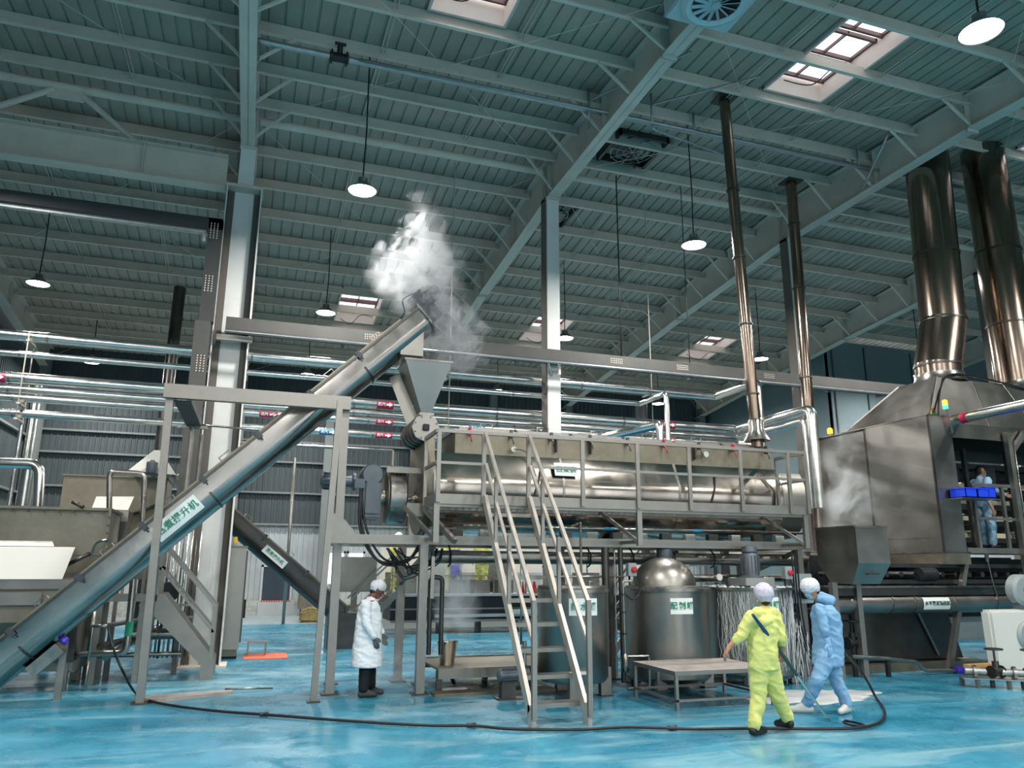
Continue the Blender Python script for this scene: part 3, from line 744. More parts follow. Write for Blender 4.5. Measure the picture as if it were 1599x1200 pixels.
for i in range(9):
    x0 = 1.9+rr.random()*.3; x1 = 2.5+rr.random()*.25; z = 2.02; s_ = .15+.3*rr.random()
    cb.tube(smooth_path([(x0, 11.5+.3*rr.random(), z), (x0+.15, 11.5, z-s_*.8), ((x0+x1)/2, 11.5, z-s_), (x1, 11.45, z-s_*.6), (x1+.05, 11.4, z)], 4), .012, 5)
cb.build('cable_bundle', BLACK, p_, kind='stuff')

# ================================================================ WALKWAY
wk = thing('walkway', 'railed steel walkway along the front of the cooker', 'platform', (5.6, 10.95, 2.08))
WX0, WX1 = 2.45, 8.82; WY = 10.58; DZ = 2.72
Box('kerb_plate', FRAME, wk, (WX0, WY-.015, DZ-.1), (WX1, WY+.0, DZ+.04)); Box('kerb_plate', FRAME, wk, (WX0-.012, WY, DZ-.1), (WX0, 11.35, DZ+.04)); Box('kerb_plate', FRAME, wk, (WX1, WY, DZ-.1), (WX1+.012, 11.35, DZ+.04))
m = MB()
for i in range(60): 
    x = WX0+.03+i*(WX1-WX0-.06)/59; m.box((x-.004, WY, DZ-.04), (x+.004, 11.33, DZ-.005))
for y in (10.75, 10.95, 11.15): m.box((WX0, y-.01, DZ-.05), (WX1, y+.01, DZ-.01))
m.build('grating', STEEL, wk, kind='stuff')
for y in (WY+.05, 11.3): Box('deck_beam', FRAME, wk, (WX0, y-.03, DZ-.14), (WX1, y+.03, DZ-.06))
RZ = 3.66; MZ = 3.2
SX = [2.47, 3.14, 3.83, 4.7, 5.63, 6.55, 7.51, 8.45, 8.8]
for x in SX: Box('stanchion', FRAME, wk, (x-.03, WY-.055, DZ-.08), (x+.03, WY-.015, RZ-.02))
for x in (WX0, WX1): Box('stanchion', FRAME, wk, (x-.025, 11.3, DZ-.08), (x+.025, 11.35, RZ-.02))
for a, c in ((SX[0], SX[1]), (SX[2], SX[-1])):
    Beam('mid_rail', FRAME, wk, (a, WY-.03, MZ), (c, WY-.03, MZ), .03, .04)
Beam('top_rail', FRAME, wk, (SX[0]-.02, WY-.03, RZ), (SX[-1]+.02, WY-.03, RZ), .05, .05)
for x in (WX0, WX1):
    Beam('top_rail', FRAME, wk, (x, WY-.03, RZ), (x, 11.35, RZ), .05, .05); Beam('mid_rail', FRAME, wk, (x, WY-.03, MZ), (x, 11.35, MZ), .04, .04)
for x in (2.47, 5.66, 8.75):
    Box('drop_post', FRAME, wk, (x-.04, WY, 2.08), (x+.04, WY+.06, DZ-.1))
    Beam('bracket_brace', FRAME, wk, (x, WY+.03, 2.12), (x-.35, 11.25, 2.62), .05, .05)
    Beam('bracket_arm', FRAME, wk, (x, WY+.03, 2.14), (x, 11.27, 2.14), .05, .05)

# ================================================================ LADDER
ld = thing('ladder_stair', 'steep steel ladder stair with pale handrails up to the walkway', 'stairs', (3.5, 9.6, 0))
LX = (3.16, 3.84); LA, LB = V(0, 8.62, 0), V(0, 10.54, 2.72); ld_d = (LB-LA).normalized()
LADM = mat('pale worn ladder steel', 'c4bbb0', .45, .6, .08, 4, .1)
up_ = V(0, -ld_d.z, ld_d.y)
for x in LX:
    m = MB(); m.beam((x, LA.y+.02, .16), (x, LB.y, LB.z), .05, .13, up_); m.box((x-.025, LA.y-.1, 0), (x+.025, LA.y+.05, .24)); m.build('stringer', LADM, ld)
    a = V(x, 8.52, 1.36); b = V(x, 10.56, 3.68)
    Beam('handrail', LADM, ld, a, b, .045, .045)
    a2 = V(x, 8.52, .88); b2 = V(x, 10.5, 3.2)
    Beam('knee_rail', LADM, ld, a2, b2, .04, .04)
    Beam('newel', FRAME, ld, (x, 8.52, .1), (x, 8.52, 1.38), .055, .055)
    for f in (.42, .72): 
        p = LA.lerp(LB, f); Beam('baluster', FRAME, ld, (x, p.y, p.z), (x, p.y, p.z+1.0), .045, .045)
for i in range(9):
    p = LA.lerp(LB, (i+.8)/9.6)
    tr = MB(); tr.box((LX[0]+.02, p.y-.02, p.z-.02), (LX[1]-.02, p.y+.17, p.z)); tr.box((LX[0]+.02, p.y-.025, p.z-.05), (LX[1]-.02, p.y-.01, p.z)); tr.build('tread', FRAME, ld)

# ================================================================ TANKS
def tank(name, label, cx, cyy, r, z0, z1, sign, sx, sw, legs, sz, shown=None, r_rim=.03):
    t = thing(name, label, 'tank', (cx, cyy, 0))
    Lathe('shell', SATIN, t, [(r*.9, z0-.06), (r, z0), (r, z1)], (cx, cyy, 0), n=56)
    Lathe('rim', STEEL, t, [(r, z1-.03), (r+r_rim, z1-.03), (r+r_rim, z1+.01), (r-.02, z1+.01)], (cx, cyy, 0), n=56)
    for a in legs:
        x, y = cx+math.cos(a)*r*.9, cyy+math.sin(a)*r*.9
        m = MB(); m.box((x-.08, y-.05, .015), (x+.08, y+.05, z0+.12)); m.build('leg', FRAME, t); Box('foot_plate', DARKST, t, (x-.1, y-.08, 0), (x+.1, y+.08, .015))
    # sign follows the shell
    a0 = sx; k = 8; da = sw/r
    vs = []
    for i in range(k+1):
        a = a0-da/2+da*i/k
        vs.append((cx+math.cos(a)*(r+.006), cyy+math.sin(a)*(r+.006)))
    m = MB(); m.add([(x, y, sz-.115) for x, y in vs]+[(x, y, sz+.115) for x, y in vs], [(i, i+1, k+2+i, k+1+i) for i in range(k)], True)
    s_ = m.build('sign', WHITE, t)
    for j, ch in enumerate(sign):
        a = a0+(j-(len(sign)-1)/2)*.13/r
        d = V(math.cos(a), math.sin(a), 0); text(ch, .112, V(cx, cyy, sz)+d*(r+.013), V(-math.sin(a), math.cos(a), 0), V(0, 0, 1), GREEN, s_)
    return t
def ang(cx, cyy, r, px, py):
    """angle on the shell seen at that pixel"""
    best = None
    for i in range(720):
        a = i*math.pi/360; p = V(cx+r*math.cos(a), cyy+r*math.sin(a), 0); dv = p-EYE
        if (p.x-EYE.x)*math.cos(a)+(p.y-EYE.y)*math.sin(a) > 0: continue
        z = dv.dot(FW)
        # ignore height: use mid height
        q = V(p.x, p.y, 1.1)-EYE; xx = 799.5+F_PX*q.dot(RT)/q.dot(FW)
        e = abs(xx-px)
        if best is None or e < best[0]: best = (e, a)
    return best[1]
PI = math.pi
c1 = (4.5, 10.55); c2 = (6.27, 11.0); c3 = (7.82, 11.0)
t1 = tank('hot_water_tank', 'flat-lidded steel tank with green lettered sign behind the ladder stair', c1[0], c1[1], .5, .26, 1.44, '热水罐', ang(*c1, .5, 912, 947), .42, (-PI*.62, -PI*.1, PI*.5), 1.22)
Lathe('lid', SATIN, t1, [(.49, 1.44), (.5, 1.47), (.48, 1.5)], (*c1, 0), n=40)
Tube('lid_handle', STEEL, t1, [(4.62, 10.2, 1.5), (4.62, 10.2, 1.56), (4.78, 10.2, 1.56), (4.78, 10.2, 1.5)], .009, 6)
MB().box((4.2, 10.03, .34), (4.5, 10.06, .38)).build('level_bracket', WHITEP, t1)
t2 = tank('mixing_tank', 'domed steel mixing tank with green lettered sign, behind the low table', c2[0], c2[1], .66, .16, 1.44, '配制罐', ang(*c2, .66, 1066, 946), .36, (-PI*.72, -PI*.2, PI*.2, PI*.7), 1.2, r_rim=.06)
m = MB(); prof = []
R_ = .5
for i in range(9):
    a = PI/2*i/8; prof.append((R_*math.cos(a)+.001, 1.46+.46*math.sin(a)))
m.lathe(prof, (*c2, 0), n=48); m.build('dome_lid', SATIN, t2)
Lathe('lid_band', STEEL, t2, [(.6, 1.45), (.6, 1.475), (.5, 1.49)], (*c2, 0), n=48)
mot = AY(1035, 862, 11.4); mm = MB(); mm.lathe([(.13, 0), (.13, .2), (.1, .23), (.1, .06)], (mot.x, 11.35, 1.85), n=18); mm.build('agitator_motor', GREYM, t2)
Box('motor_mount', DGREYM, t2, (mot.x-.2, 11.2, 1.45), (mot.x+.2, 11.5, 1.86))
t3 = tank('foaming_mixing_tank', 'open steel mixing tank streaked with overflowing foam behind the person in yellow', c3[0], c3[1], .68, .16, 1.45, '配制罐', ang(*c3, .68, 1201, 946), .36, (-PI*.72, -PI*.2, PI*.2, PI*.7), 1.2, r_rim=.05)
Box('motor_bridge', LGREY, t3, (c3[0]-.2, 10.75, 1.48), (c3[0]+.35, 11.25, 1.6))
mm = MB(); mm.lathe([(.2, 0), (.2, .06), (.14, .08), (.14, .4), (.11, .44), (.13, .46), (.12, .54), (.05, .56)], (c3[0]+.08, 11.0, 1.56), n=22)
for k in range(16):
    a = k*PI/8; mm.obox((c3[0]+.08+.145*math.cos(a), 11+.145*math.sin(a), 1.82), (.012*math.cos(a), .012*math.sin(a), 0), (-.004*math.sin(a), .004*math.cos(a), 0), (0, 0, .14))
mm.build('agitator_motor', GREYM, t3)
# foam running down the third tank: many thin irregular rivulets
FOAM = mat('white foam water', 'd6d9d8', .3, 0, .04, 10, 0, .3, 40)
fm = MB(); rr = random.Random(5)
for i in range(230):
    a = -PI*.95+rr.random()*PI*.8; z = 1.46-.9*rr.random()**2.5; x = 0; wd = .0025+.0045*rr.random()**2
    zend = .15+1.1*rr.random()**1.4
    pts = []
    while z > zend:
        a += rr.uniform(-.03, .03); pts.append(V(c3[0]+math.cos(a)*.683, c3[1]+math.sin(a)*.683, z)); z -= .03+.04*rr.random()
    if len(pts) > 2: fm.tube(pts, wd*.5, 5)
fm.build('foam_streak', FOAM, t3, kind='stuff')
fm = MB()
for i in range(60):
    a = rr.random()*2*PI; fm.ball((c3[0]+math.cos(a)*.68, c3[1]+math.sin(a)*.68, 1.46), .025+.02*rr.random(), 6, (1, 1, .6))
fm.build('foam_rim', FOAM, t3, kind='stuff')
# ================================================================ PIPE ROWS ACROSS THE HALL
def xpipe(name, label, z, r, x0, x1, y=16.0, m_=CLAD, tail=None, group='clad pipe runs across the hall'):
    t = thing(name, label, 'pipe', ((x0+x1)/2, y, z-r), group)
    n_ = max(1, int((x1-x0)/3.1)); d = (x1-x0)/n_
    for i in range(n_):
        MB().tube([(x0+i*d+.004, y, z), (x0+(i+1)*d-.004, y, z)], r, 20).build('pipe_section', m_, t)
        MB().tube([(x0+i*d-.02, y, z), (x0+i*d+.02, y, z)], r+.008, 20).build('joint_band', STEEL, t)
    if tail: MB().tube(elbow([(x1, y, z)]+tail, r*1.6, 5), r, 18).build('bend', m_, t)
    return t
def sticker(t, x, y, z, r, m_):
    vs = []; k = 8; L_ = .36
    for i in range(k+1):
        a = -.9+1.8*i/k-.35; vs.append((y-math.cos(a)*(r+.004), z+math.sin(a)*(r+.004)))
    s = MB().add([(x, a, b) for a, b in vs]+[(x+L_, a, b) for a, b in vs], [(i, i+1, k+2+i, k+1+i) for i in range(k)], True).build('arrow_sticker', m_, t)
    yy = y-r-.012; zz = z-.02; h = min(.055, r*.6)
    MB().prism([(x+.2, yy, zz-h*.4), (x+.26, yy, zz-h*.4), (x+.26, yy, zz-h), (x+.34, yy, zz), (x+.26, yy, zz+h), (x+.26, yy, zz+h*.4), (x+.2, yy, zz+h*.4)], (0, .004, 0)).build('white_arrow', WHITE, s)
    text('蒸汽', h*1.5, (x+.1, yy, zz), (1, 0, 0), (0, 0, 1), WHITE, s)
XR = AY(1150, 672, 16).x
pa = AY(1118, 622, 16); q1 = AX(1182, 600, pa.x)
P1 = xpipe('pipe_run', 'topmost clad pipe, thick, turning forward near the first thin flue', 5.95, .1, -7.6, pa.x, tail=[(pa.x, q1.y, 5.95), (pa.x, q1.y, 3.9)])
pb = AY(1000, 629, 16); q2 = AX(1040, 611, pb.x)
P2 = xpipe('pipe_run', 'second pipe from the top, thin, ending in a bend over the cooker', 5.6, .06, -7.6, pb.x, tail=[(pb.x, q2.y, 5.6), (pb.x, q2.y, 3.95)])
q3 = AX(1266, 638, XR)
P3 = xpipe('pipe_run', 'third clad pipe, upper of the pair with red arrow stickers', 5.13, .11, -7.6, XR, tail=[(XR, q3.y, 5.13), (XR, q3.y, 3.0)])
P3b = xpipe('pipe_run', 'clad pipe directly under the third, without stickers on the right', 4.92, .075, -7.6, XR+.02, tail=[(XR+.02, q3.y+.25, 4.92), (XR+.02, q3.y+.25, 3.0)])
P4 = xpipe('pipe_run', 'fourth clad pipe row with red and blue arrow stickers', 4.76, .075, -7.6, 12.0)
P5 = xpipe('pipe_run', 'lowest clad pipe row, bluish, just above the cooker lids', 4.47, .075, -7.6, 12.2)
P6 = xpipe('pipe_run', 'thin lower pipe left of the cooker that bends down near the rotary valve', 4.15, .035, -.3, AY(614, 697, 16).x, tail=[(AY(614, 697, 16).x, 16, 3.2)], m_=STEEL)
for p_, z, r, xs in ((P3, 5.13, .11, (-4.85, 2.35, 9.2)), (P4, 4.76, .075, (-4.95, .0, 2.35, 9.2)), (P5, 4.47, .075, (.1, 2.35, 9.7))):
    for x in xs: sticker(p_, x, 16, z, r, PINK)
for p_, z, r, xs in ((P4, 4.76, .075, (.8, 4.4, 7.5)), (P5, 4.47, .075, (1.2, 5.2, 8.5))):
    for x in xs: sticker(p_, x, 16, z, r, BLUEST)
for i, (x, l) in enumerate(((-4.2, 'left pipe hanger trapeze, far left'), (3.9, 'pipe hanger trapeze behind the feed hopper'), (8.9, 'pipe hanger trapeze behind the first thin flue'))):
    t = thing('pipe_hanger', l, 'hanger', (x, 16, 4.3))
    for z in (5.82, 4.62, 4.33): Box('cross_bar', PAINT, t, (x-.03, 15.8, z), (x+.03, 16.25, z+.03))
    if i == 0: Tube('rod', PAINT, t, [(x, 15.82, 4.3), (x, 15.82, 6.0)], .012, 6); Tube('rod', PAINT, t, [(x, 16.23, 4.3), (x, 16.23, 6.0)], .012, 6); continue
    for y in (15.82,): Tube('rod', PAINT, t, [(x, y, 4.3), (x, y, zp(16))], .012, 6)
# bent blue-lined pipe over the cooker's middle
a0 = AY(965, 694, 13.4); a1 = AY(1012, 668, 13.0)
t = thing('bent_pipe', 'short bent white pipe with a blue underside rising behind the cooker lids', 'pipe', (a1.x, 13, 3.9))
Tube('pipe', CLAD, t, elbow([(a0.x, 14.6, a1.z-.02), (a1.x, 12.55, a1.z), (a1.x, 12.55, 3.92)], .1), .07, 14)
Tube('blue_lining', BLUEST, t, [(a0.x, 14.55, a1.z-.06), (a1.x, 12.75, a1.z-.045)], .05, 10)
# ---- cable trays
t = thing('cable_tray', 'long dark cable tray crossing the hall in front of the columns', 'cable tray', (7, 15.05, 6.15))
TX0, TX1 = -.75, 15.9
MB().hexa([(TX0, 14.95, 6.18), (TX1, 14.95, 6.18), (TX1, 14.97, 6.18), (TX0, 14.97, 6.18), (TX0, 14.95, 6.42), (TX1, 14.95, 6.42), (TX1, 14.97, 6.42), (TX0, 14.97, 6.42)]).build('side_plate', TRAYL, t)
Box('side_plate', TRAY, t, (TX0, 15.24, 6.18), (TX1, 15.26, 6.42)); Box('tray_floor', TRAY, t, (TX0, 14.95, 6.16), (TX1, 15.26, 6.18))
for x in (.3, 1.5, 2.8, 4.4, 5.2, 7.8, 9.6, 11.4, 13.6, 15.2):
    Box('bracket', TRAYL, t, (x-.02, 14.9, 6.1), (x+.02, 15.3, 6.16))
    if x in (7.8, 9.6): Tube('hanger_rod', DARKST, t, [(x, 15.2, 6.1), (x, 15.2, zp(15.2))], .018 if x < 9 else .012, 6)
for x in (1.9, 7.4, 9.1, 11.5):
    m = MB()
    for i in range(7):
        for j in range(3): m.box((x+i*.045, 14.944, 6.24+j*.045), (x+i*.045+.02, 14.95, 6.26+j*.045))
    m.build('coupling_slots', PAINT, t, kind='stuff')
Tube('conduit', SPRINK, t, [(TX0, 14.86, 6.1), (TX1, 14.86, 6.1)], .035, 8)
Box('column_bracket', PAINT, t, (-.9, 15.1, 6.0), (-.25, 15.22, 6.1)); MB().beam((5.9, 15.0, 6.12), (6.1, 15.25, 5.9), .04, .04).build('column_bracket', PAINT, t); MB().beam((6.15, 14.95, 6.15), (6.15, 14.95, 5.85), .05, .05).build('column_bracket', PAINT, t)
t = thing('vertical_cable_tray', 'dark cable tray running down the left side of the wide column', 'cable tray', (-1.1, 15.1, 1))
Box('upper_run', TRAY, t, (-7.6, 15.0, 8.2), (-.98, 15.2, 8.43)); Box('riser', TRAY, t, (-1.24, 15.0, 6.3), (-.98, 15.2, 8.43))
Box('lower_riser', TRAYL, t, (-1.3, 15.0, 2.6), (-1.02, 15.2, 6.3))
for z in (5.3, 6.9, 8.0):
    m = MB()
    for i in range(3):
        for j in range(7): m.box((-1.2+i*.06, 14.99, z+j*.05), (-1.18+i*.06, 15.0, z+j*.05+.025))
    m.build('coupling_slots', PAINT, t, kind='stuff')
Tube('conduit', SPRINK, t, [(-7.6, 14.97, 8.1), (-1.3, 14.97, 8.1), (-1.3, 14.97, 7.9)], .04, 8)
# small tray from the portal back to its own post
t = thing('branch_cable_tray', 'short grey cable tray slanting back from the portal beam to a round post', 'cable tray', (-.9, 13, 0))
zt = pz-.12; bp_ = AY(300, 690, 13.6)
MB().beam((-1.05, 11.56, zt), (bp_.x, 13.6, zt), .22, .03).build('tray_floor', TRAYL, t)
for s in (-.11, .11): MB().beam((-1.05+s, 11.56, zt+.04), (bp_.x+s, 13.6, zt+.04), .012, .09).build('side_plate', TRAYL, t)
Box('cross_arm', FRAME, t, (bp_.x-.25, 13.57, zt-.05), (bp_.x+.22, 13.63, zt)); Tube('post', FRAME, t, elbow([(-1.36, 13.55, 0), (-1.36, 13.55, 2.15), (bp_.x-.02, 13.6, 2.35), (bp_.x-.02, 13.6, zt-.02)], .1), .045, 10)
Tube('second_post', FRAME, t, [(bp_.x-.02, 13.62, 2.4), (bp_.x+.12, 13.9, 2.5), (bp_.x+.12, 13.9, zt-.1)], .04, 10)
Tube('side_rail', STEEL, t, [(bp_.x, 13.6, zt+.02), (.4, 13.6, zt-.02)], .018, 6)
# ---- sprinkler main
t = thing('sprinkler_main', 'long galvanised sprinkler pipe slung under the roof with a black valve', 'pipe', (6, 12.4, 10.6))
Tube('main_pipe', SPRINK, t, [(-.5, 12.4, 10.72), (18.5, 12.4, 10.72)], .06, 12); Tube('branch_pipe', SPRINK, t, [(1.2, 12.25, 10.66), (18.5, 12.25, 10.6)], .028, 8)
Tube('end_elbow', SPRINK, t, elbow([(-.45, 12.4, 10.72), (-.55, 12.4, 10.72), (-.55, 12.4, 10.3)], .1), .06, 10)
v = AY(530, 86, 12.4)
m = MB(); m.tube([(v.x-.17, 12.4, 10.72), (v.x+.17, 12.4, 10.72)], .085, 12); m.tube([(v.x-.15, 12.4, 10.72), (v.x-.12, 12.4, 10.72)], .13, 12); m.tube([(v.x+.12, 12.4, 10.72), (v.x+.15, 12.4, 10.72)], .13, 12); m.tube([(v.x, 12.4, 10.72), (v.x, 12.3, 10.9)], .05, 10); m.tube([(v.x-.1, 12.28, 10.92), (v.x+.1, 12.28, 10.92)], .03, 8)
m.build('butterfly_valve', BLACK, t)
for x, y_ in ((5.75, 12.3), (7.0, 12.0), (8.2, 12.35), (12.5, 12.35)):
    Tube('drop_pipe', SPRINK, t, [(x, y_, zp(y_)+.2), (x, y_, 10.4 if x in (5.75, 7.0) else 10.66)], .024, 8)
Tube('branch_line', SPRINK, t, elbow([(6.8, 10.2, 10.75), (5.75, 12.3, 10.85), (5.75, 12.3, 10.2)], .1), .022, 8)
Tube('branch_line', SPRINK, t, elbow([(8.4, 10.4, 10.75), (7.0, 12.0, 10.85), (7.0, 12.0, 10.3), (9.2, 12.3, 10.2)], .1), .022, 8)
Tube('hanging_rod', SPRINK, t, [(13.0-.7, 11.2, 10.9), (12.5, 12.3, 10.1)], .03, 8)
# ---- thin flues
def flue(name, label, p0, p1, r, rings, skirt=None, mtl=FLUE, extra=None):
    p0, p1 = Vector(p0), Vector(p1)
    t = thing(name, label, 'flue', tuple(p0)); d = (p1-p0).normalized()
    ts = [0]+rings+[1]
    for a, c in zip(ts, ts[1:]): MB().tube([p0.lerp(p1, a), p0.lerp(p1, c)], r, 24).build('duct_section', mtl, t)
    for a in rings: MB().lathe([(r, -.02), (r+.025, -.015), (r+.025, .015), (r, .02)], p0.lerp(p1, a), d, 24).build('joint_ring', DARKST, t)
    if skirt: MB().lathe([(r+.12, -.1), (r+.01, .12), (r+.01, .2)], p0+d*skirt, (0, 0, 1), 28, cap=False).build('weather_skirt', STEEL, t)
    return t
fb, ft = AY(1183, 700, 11.6), AY(1131, 158, 11.6)
f1_ = flue('thin_flue', 'tall thin polished flue rising from the right part of the cooker', (fb.x, 11.6, 3.9), ft, .105, [.14, .33, .52, .72])
MB().lathe([(.24, 0), (.13, .2), (.14, .36), (.1, .42)], (fb.x, 11.6, 4.02), (0, 0, 1), 28, cap=False).build('weather_skirt', STEEL, f1_)
Box('roof_collar', DARKST, f1_, (ft.x-.2, 11.4, ft.z+.02), (ft.x+.2, 11.8, ft.z+.05))
fb, ft = AY(1278, 860, 13.9), AY(1235, 287, 13.9)
f2_ = flue('thin_flue', 'second thin brown steel flue left of the furnace housing', (fb.x, 13.9, 0), ft, .125, [.3, .55, .75, .9])
Box('roof_collar', DARKST, f2_, (ft.x-.22, 13.7, ft.z+.02), (ft.x+.22, 14.1, ft.z+.05))
# background ducts
flue('exhaust_duct', 'dark vertical exhaust duct far behind, left of the wide column', (-2.66, 24, 0), (-2.6, 24, 10), .17, [.4, .65], mtl=DARKST)
d1 = AY(1002, 665, 25); flue('exhaust_duct', 'dark squat round duct far behind the bent pipe', (d1.x, 25, 0), (d1.x, 25, AY(1002, 630, 25).z), .22, [.6, .9], mtl=TRAY)

# ================================================================ FURNACE HOUSING, RIGHT
HX, HY = 11.9, 10.8
z0 = AY(1476, 862, HY).z; z1 = AY(1446, 648, HY).z
fh = thing('fryer_housing', 'large stainless fryer housing with seams at the right', 'housing', (12.2, 12.2, 2.0))
hx1 = AY(1497, 760, HY).x
Box('side_panel', SATIN, fh, (HX, 12.42, z0+.0), (HX+.05, 14.1, z1-.04)); Box('side_panel', SATIN, fh, (HX, HY+.03, z0), (HX+.05, 12.36, z1))
Box('seam_strip', DARKST, fh, (HX+.01, 12.36, z0), (HX+.04, 12.42, z1)); Box('front_panel', SATIN, fh, (HX+.03, HY, z0), (hx1, HY+.05, z1+.0))
Box('corner_strip', DARKST, fh, (HX-.005, HY-.005, z0), (HX+.028, HY+.025, z1)); Box('rear_panel', SATIN, fh, (HX+.05, 14.05, z0), (hx1, 14.1, z1-.04))
Box('end_return', SATIN, fh, (hx1-.03, HY+.05, z0), (hx1, 14.05, z1)); Box('top_edge', STEEL, fh, (HX-.015, HY-.015, z1), (hx1, 14.1, z1+.02))
Box('skirt_panel', DULL, fh, (HX-.01, HY-.01, z0-.22), (hx1+.05, 14.1, z0-.0)); Box('skirt_lip', STEEL, fh, (HX-.02, HY-.02, z0-.02), (hx1+.06, 14.1, z0))
MB().beam((HX-.012, HY+.2, z0+.26), (HX-.012, 12.3, z0+.26), .006, .012).build('weld_line', STEEL, fh)
# hood
hd = thing('extraction_hood', 'pyramid stainless extraction hood joining the two wide flues', 'hood', (14.5, 11.9, 4.3))
bx0, bx1, by0, by1, bz = HX+.05, 18.2, HY+.05, 13.3, AY(1599, 668, HY).z-.02
tx0, tx1, ty0, ty1, tz = 12.5, 16.4, 11.05, 11.95, 5.42
m = MB(); bs = [(bx0, by0, bz), (bx1, by0, bz), (bx1, by1, bz), (bx0, by1, bz)]; tp = [(tx0, ty0, tz), (tx1, ty0, tz), (tx1, ty1, tz), (tx0, ty1, tz)]
for i, nm in enumerate(('front_slope', 'right_slope', 'rear_slope', 'left_slope')):
    j = (i+1) % 4; MB().add([bs[i], bs[j], tp[j], tp[i]], [(0, 1, 2, 3)]).build('slope_panel', SATIN, hd)
MB().add(tp, [(0, 1, 2, 3)]).build('top_plate', SATIN, hd)
for i in range(4): MB().beam(bs[i], tp[i], .03, .03).build('corner_seam', STEEL, hd)
for f in (.25, .45, .65): MB().beam(V(*bs[0]).lerp(V(*bs[1]), f)+V(0, -.005, 0), V(*tp[0]).lerp(V(*tp[1]), f)+V(0, -.005, 0), .02, .01).build('weld_seam', STEEL, hd)
Box('skirt', SATIN, hd, (hx1, by0-.02, bz-.28), (bx1, by0, bz)); Box('skirt', SATIN, hd, (bx1, by0, bz-.28), (bx1+.02, by1, bz)); Box('skirt', SATIN, hd, (hx1, by1, bz-.28), (bx1, by1+.02, bz))
Box('dark_underside', BLACK, hd, (hx1+.02, by0+.03, bz-.04), (bx1-.02, by1-.02, bz-.02))  # flat black sheet makes the open hood look dark from below
Tube('hood_cable', BLACK, hd, smooth_path([(hx1-.3, HY-.02, z1+.02), (12.55, 11.0, 5.2), (12.9, 11.0, 5.5), (14.0, 11.0, 5.46), (15.5, 11.0, 5.3), (16.5, 11.0, 5.5)], 6), .018, 6)
def wide_flue(label, pts, r):
    t = thing('wide_flue', label, 'flue', tuple(pts[0]))
    k_ = len(pts)-1; pp = [pts[0]]
    for i in range(k_):
        a, c = Vector(pts[i]), Vector(pts[i+1]); m = MB(); q = [a, c]
        # share mitred rings with the neighbours by sweeping one longer path and keeping one span
        m.tube([Vector(p) for p in pts], r, 36, False); n_ = 36
        m.f = m.f[i*n_:(i+1)*n_]; m.s = m.s[i*n_:(i+1)*n_]; m.build('duct_section', FLUE, t)
    for q in pts[1:-1]: MB().tube([(q[0], q[1], q[2]-.02), (q[0], q[1], q[2]+.02)], r+.02, 36).build('joint_ring', DARKST, t)
    q = pts[0]; MB().lathe([(r+.08, 0), (r+.02, .12), (r+.02, .2)], q, (0, 0, 1), 36, cap=False).build('collar', STEEL, t)
    return t
wide_flue('wide flue with a dog-leg bend, left of the two on the hood', [(13.12, 11.5, tz), (13.12, 11.5, 5.8), (13.43, 11.5, 6.8), (13.48, 11.5, 8.3), (13.6, 11.5, 11.1)], .44)
wide_flue('straight wide flue at the right edge of the view', [(15.3, 11.46, tz), (15.28, 11.46, 6.9), (15.27, 11.46, 8.6), (15.25, 11.46, 11.1)], .44)
# signal tower
st = AY(1470, 632, HY)
t = thing('signal_light', 'small signal light with amber and green lenses on the housing corner', 'light', (st.x, HY-.08, 4.3))
Tube('stem', STEEL, t, elbow([(st.x+.12, HY-.0, 4.25), (st.x+.1, HY-.08, 4.25), (st.x+.02, HY-.08, st.z-.1)], .03), .015, 8)
Lathe('green_lens', GREENL, t, [(.045, 0), (.045, .07)], (st.x, HY-.08, st.z-.1), n=16); Lathe('amber_lens', SCREEN, t, [(.045, 0), (.045, .07), (.03, .09)], (st.x, HY-.08, st.z-.02), n=16)
o_ = AY(1296, 674, 14.4)
t = thing('warning_light', 'glowing orange warning light behind the housing', 'light', (o_.x, 14.4, o_.z-.3)); Tube('stem', STEEL, t, [(o_.x, 14.4, 0), (o_.x, 14.4, o_.z-.05)], .02, 6); Lathe('lens', SCREEN, t, [(.06, 0), (.06, .1), (.03, .13)], (o_.x, 14.4, o_.z-.05), n=16)
# shiny pipe coming forward from the housing
am = thing('clad_pipe_arm', 'polished pipe running forward from the housing corner with a red arrow sticker', 'pipe', (12.5, 10, 4.3))
a_ = AY(1494, 655, HY); b_ = AX(1640, 625, a_.x+.0)
Tube('pipe', CLAD, am, [(a_.x+.02, HY+.1, a_.z), (a_.x+.02, 8.9, a_.z)], .1, 20); Lathe('arrow_sticker', PINK, am, [(.103, 0), (.103, .14)], (a_.x+.02, HY-.25, a_.z), (0, 1, 0), 20)
# support pillar for it
p_ = AY(1575, 700, HY-.05)
t = thing('platform_pillar', 'steel pillar with side arm at the right edge of the worker platform', 'post', (p_.x, HY-.05, 0)); Box('pillar', FRAME, t, (p_.x-.05, HY-.1, 0), (p_.x+.05, HY, 4.35))
MB().beam((p_.x, HY-.05, 3.9), (p_.x+.5, HY-.05, 4.4), .08, .08).build('arm', FRAME, t)
MB().tube([(p_.x+.08, HY-.1, 2.2), (p_.x+.08, HY-.1, 4.2)], .02, 6).build('conduit', STEEL, t)

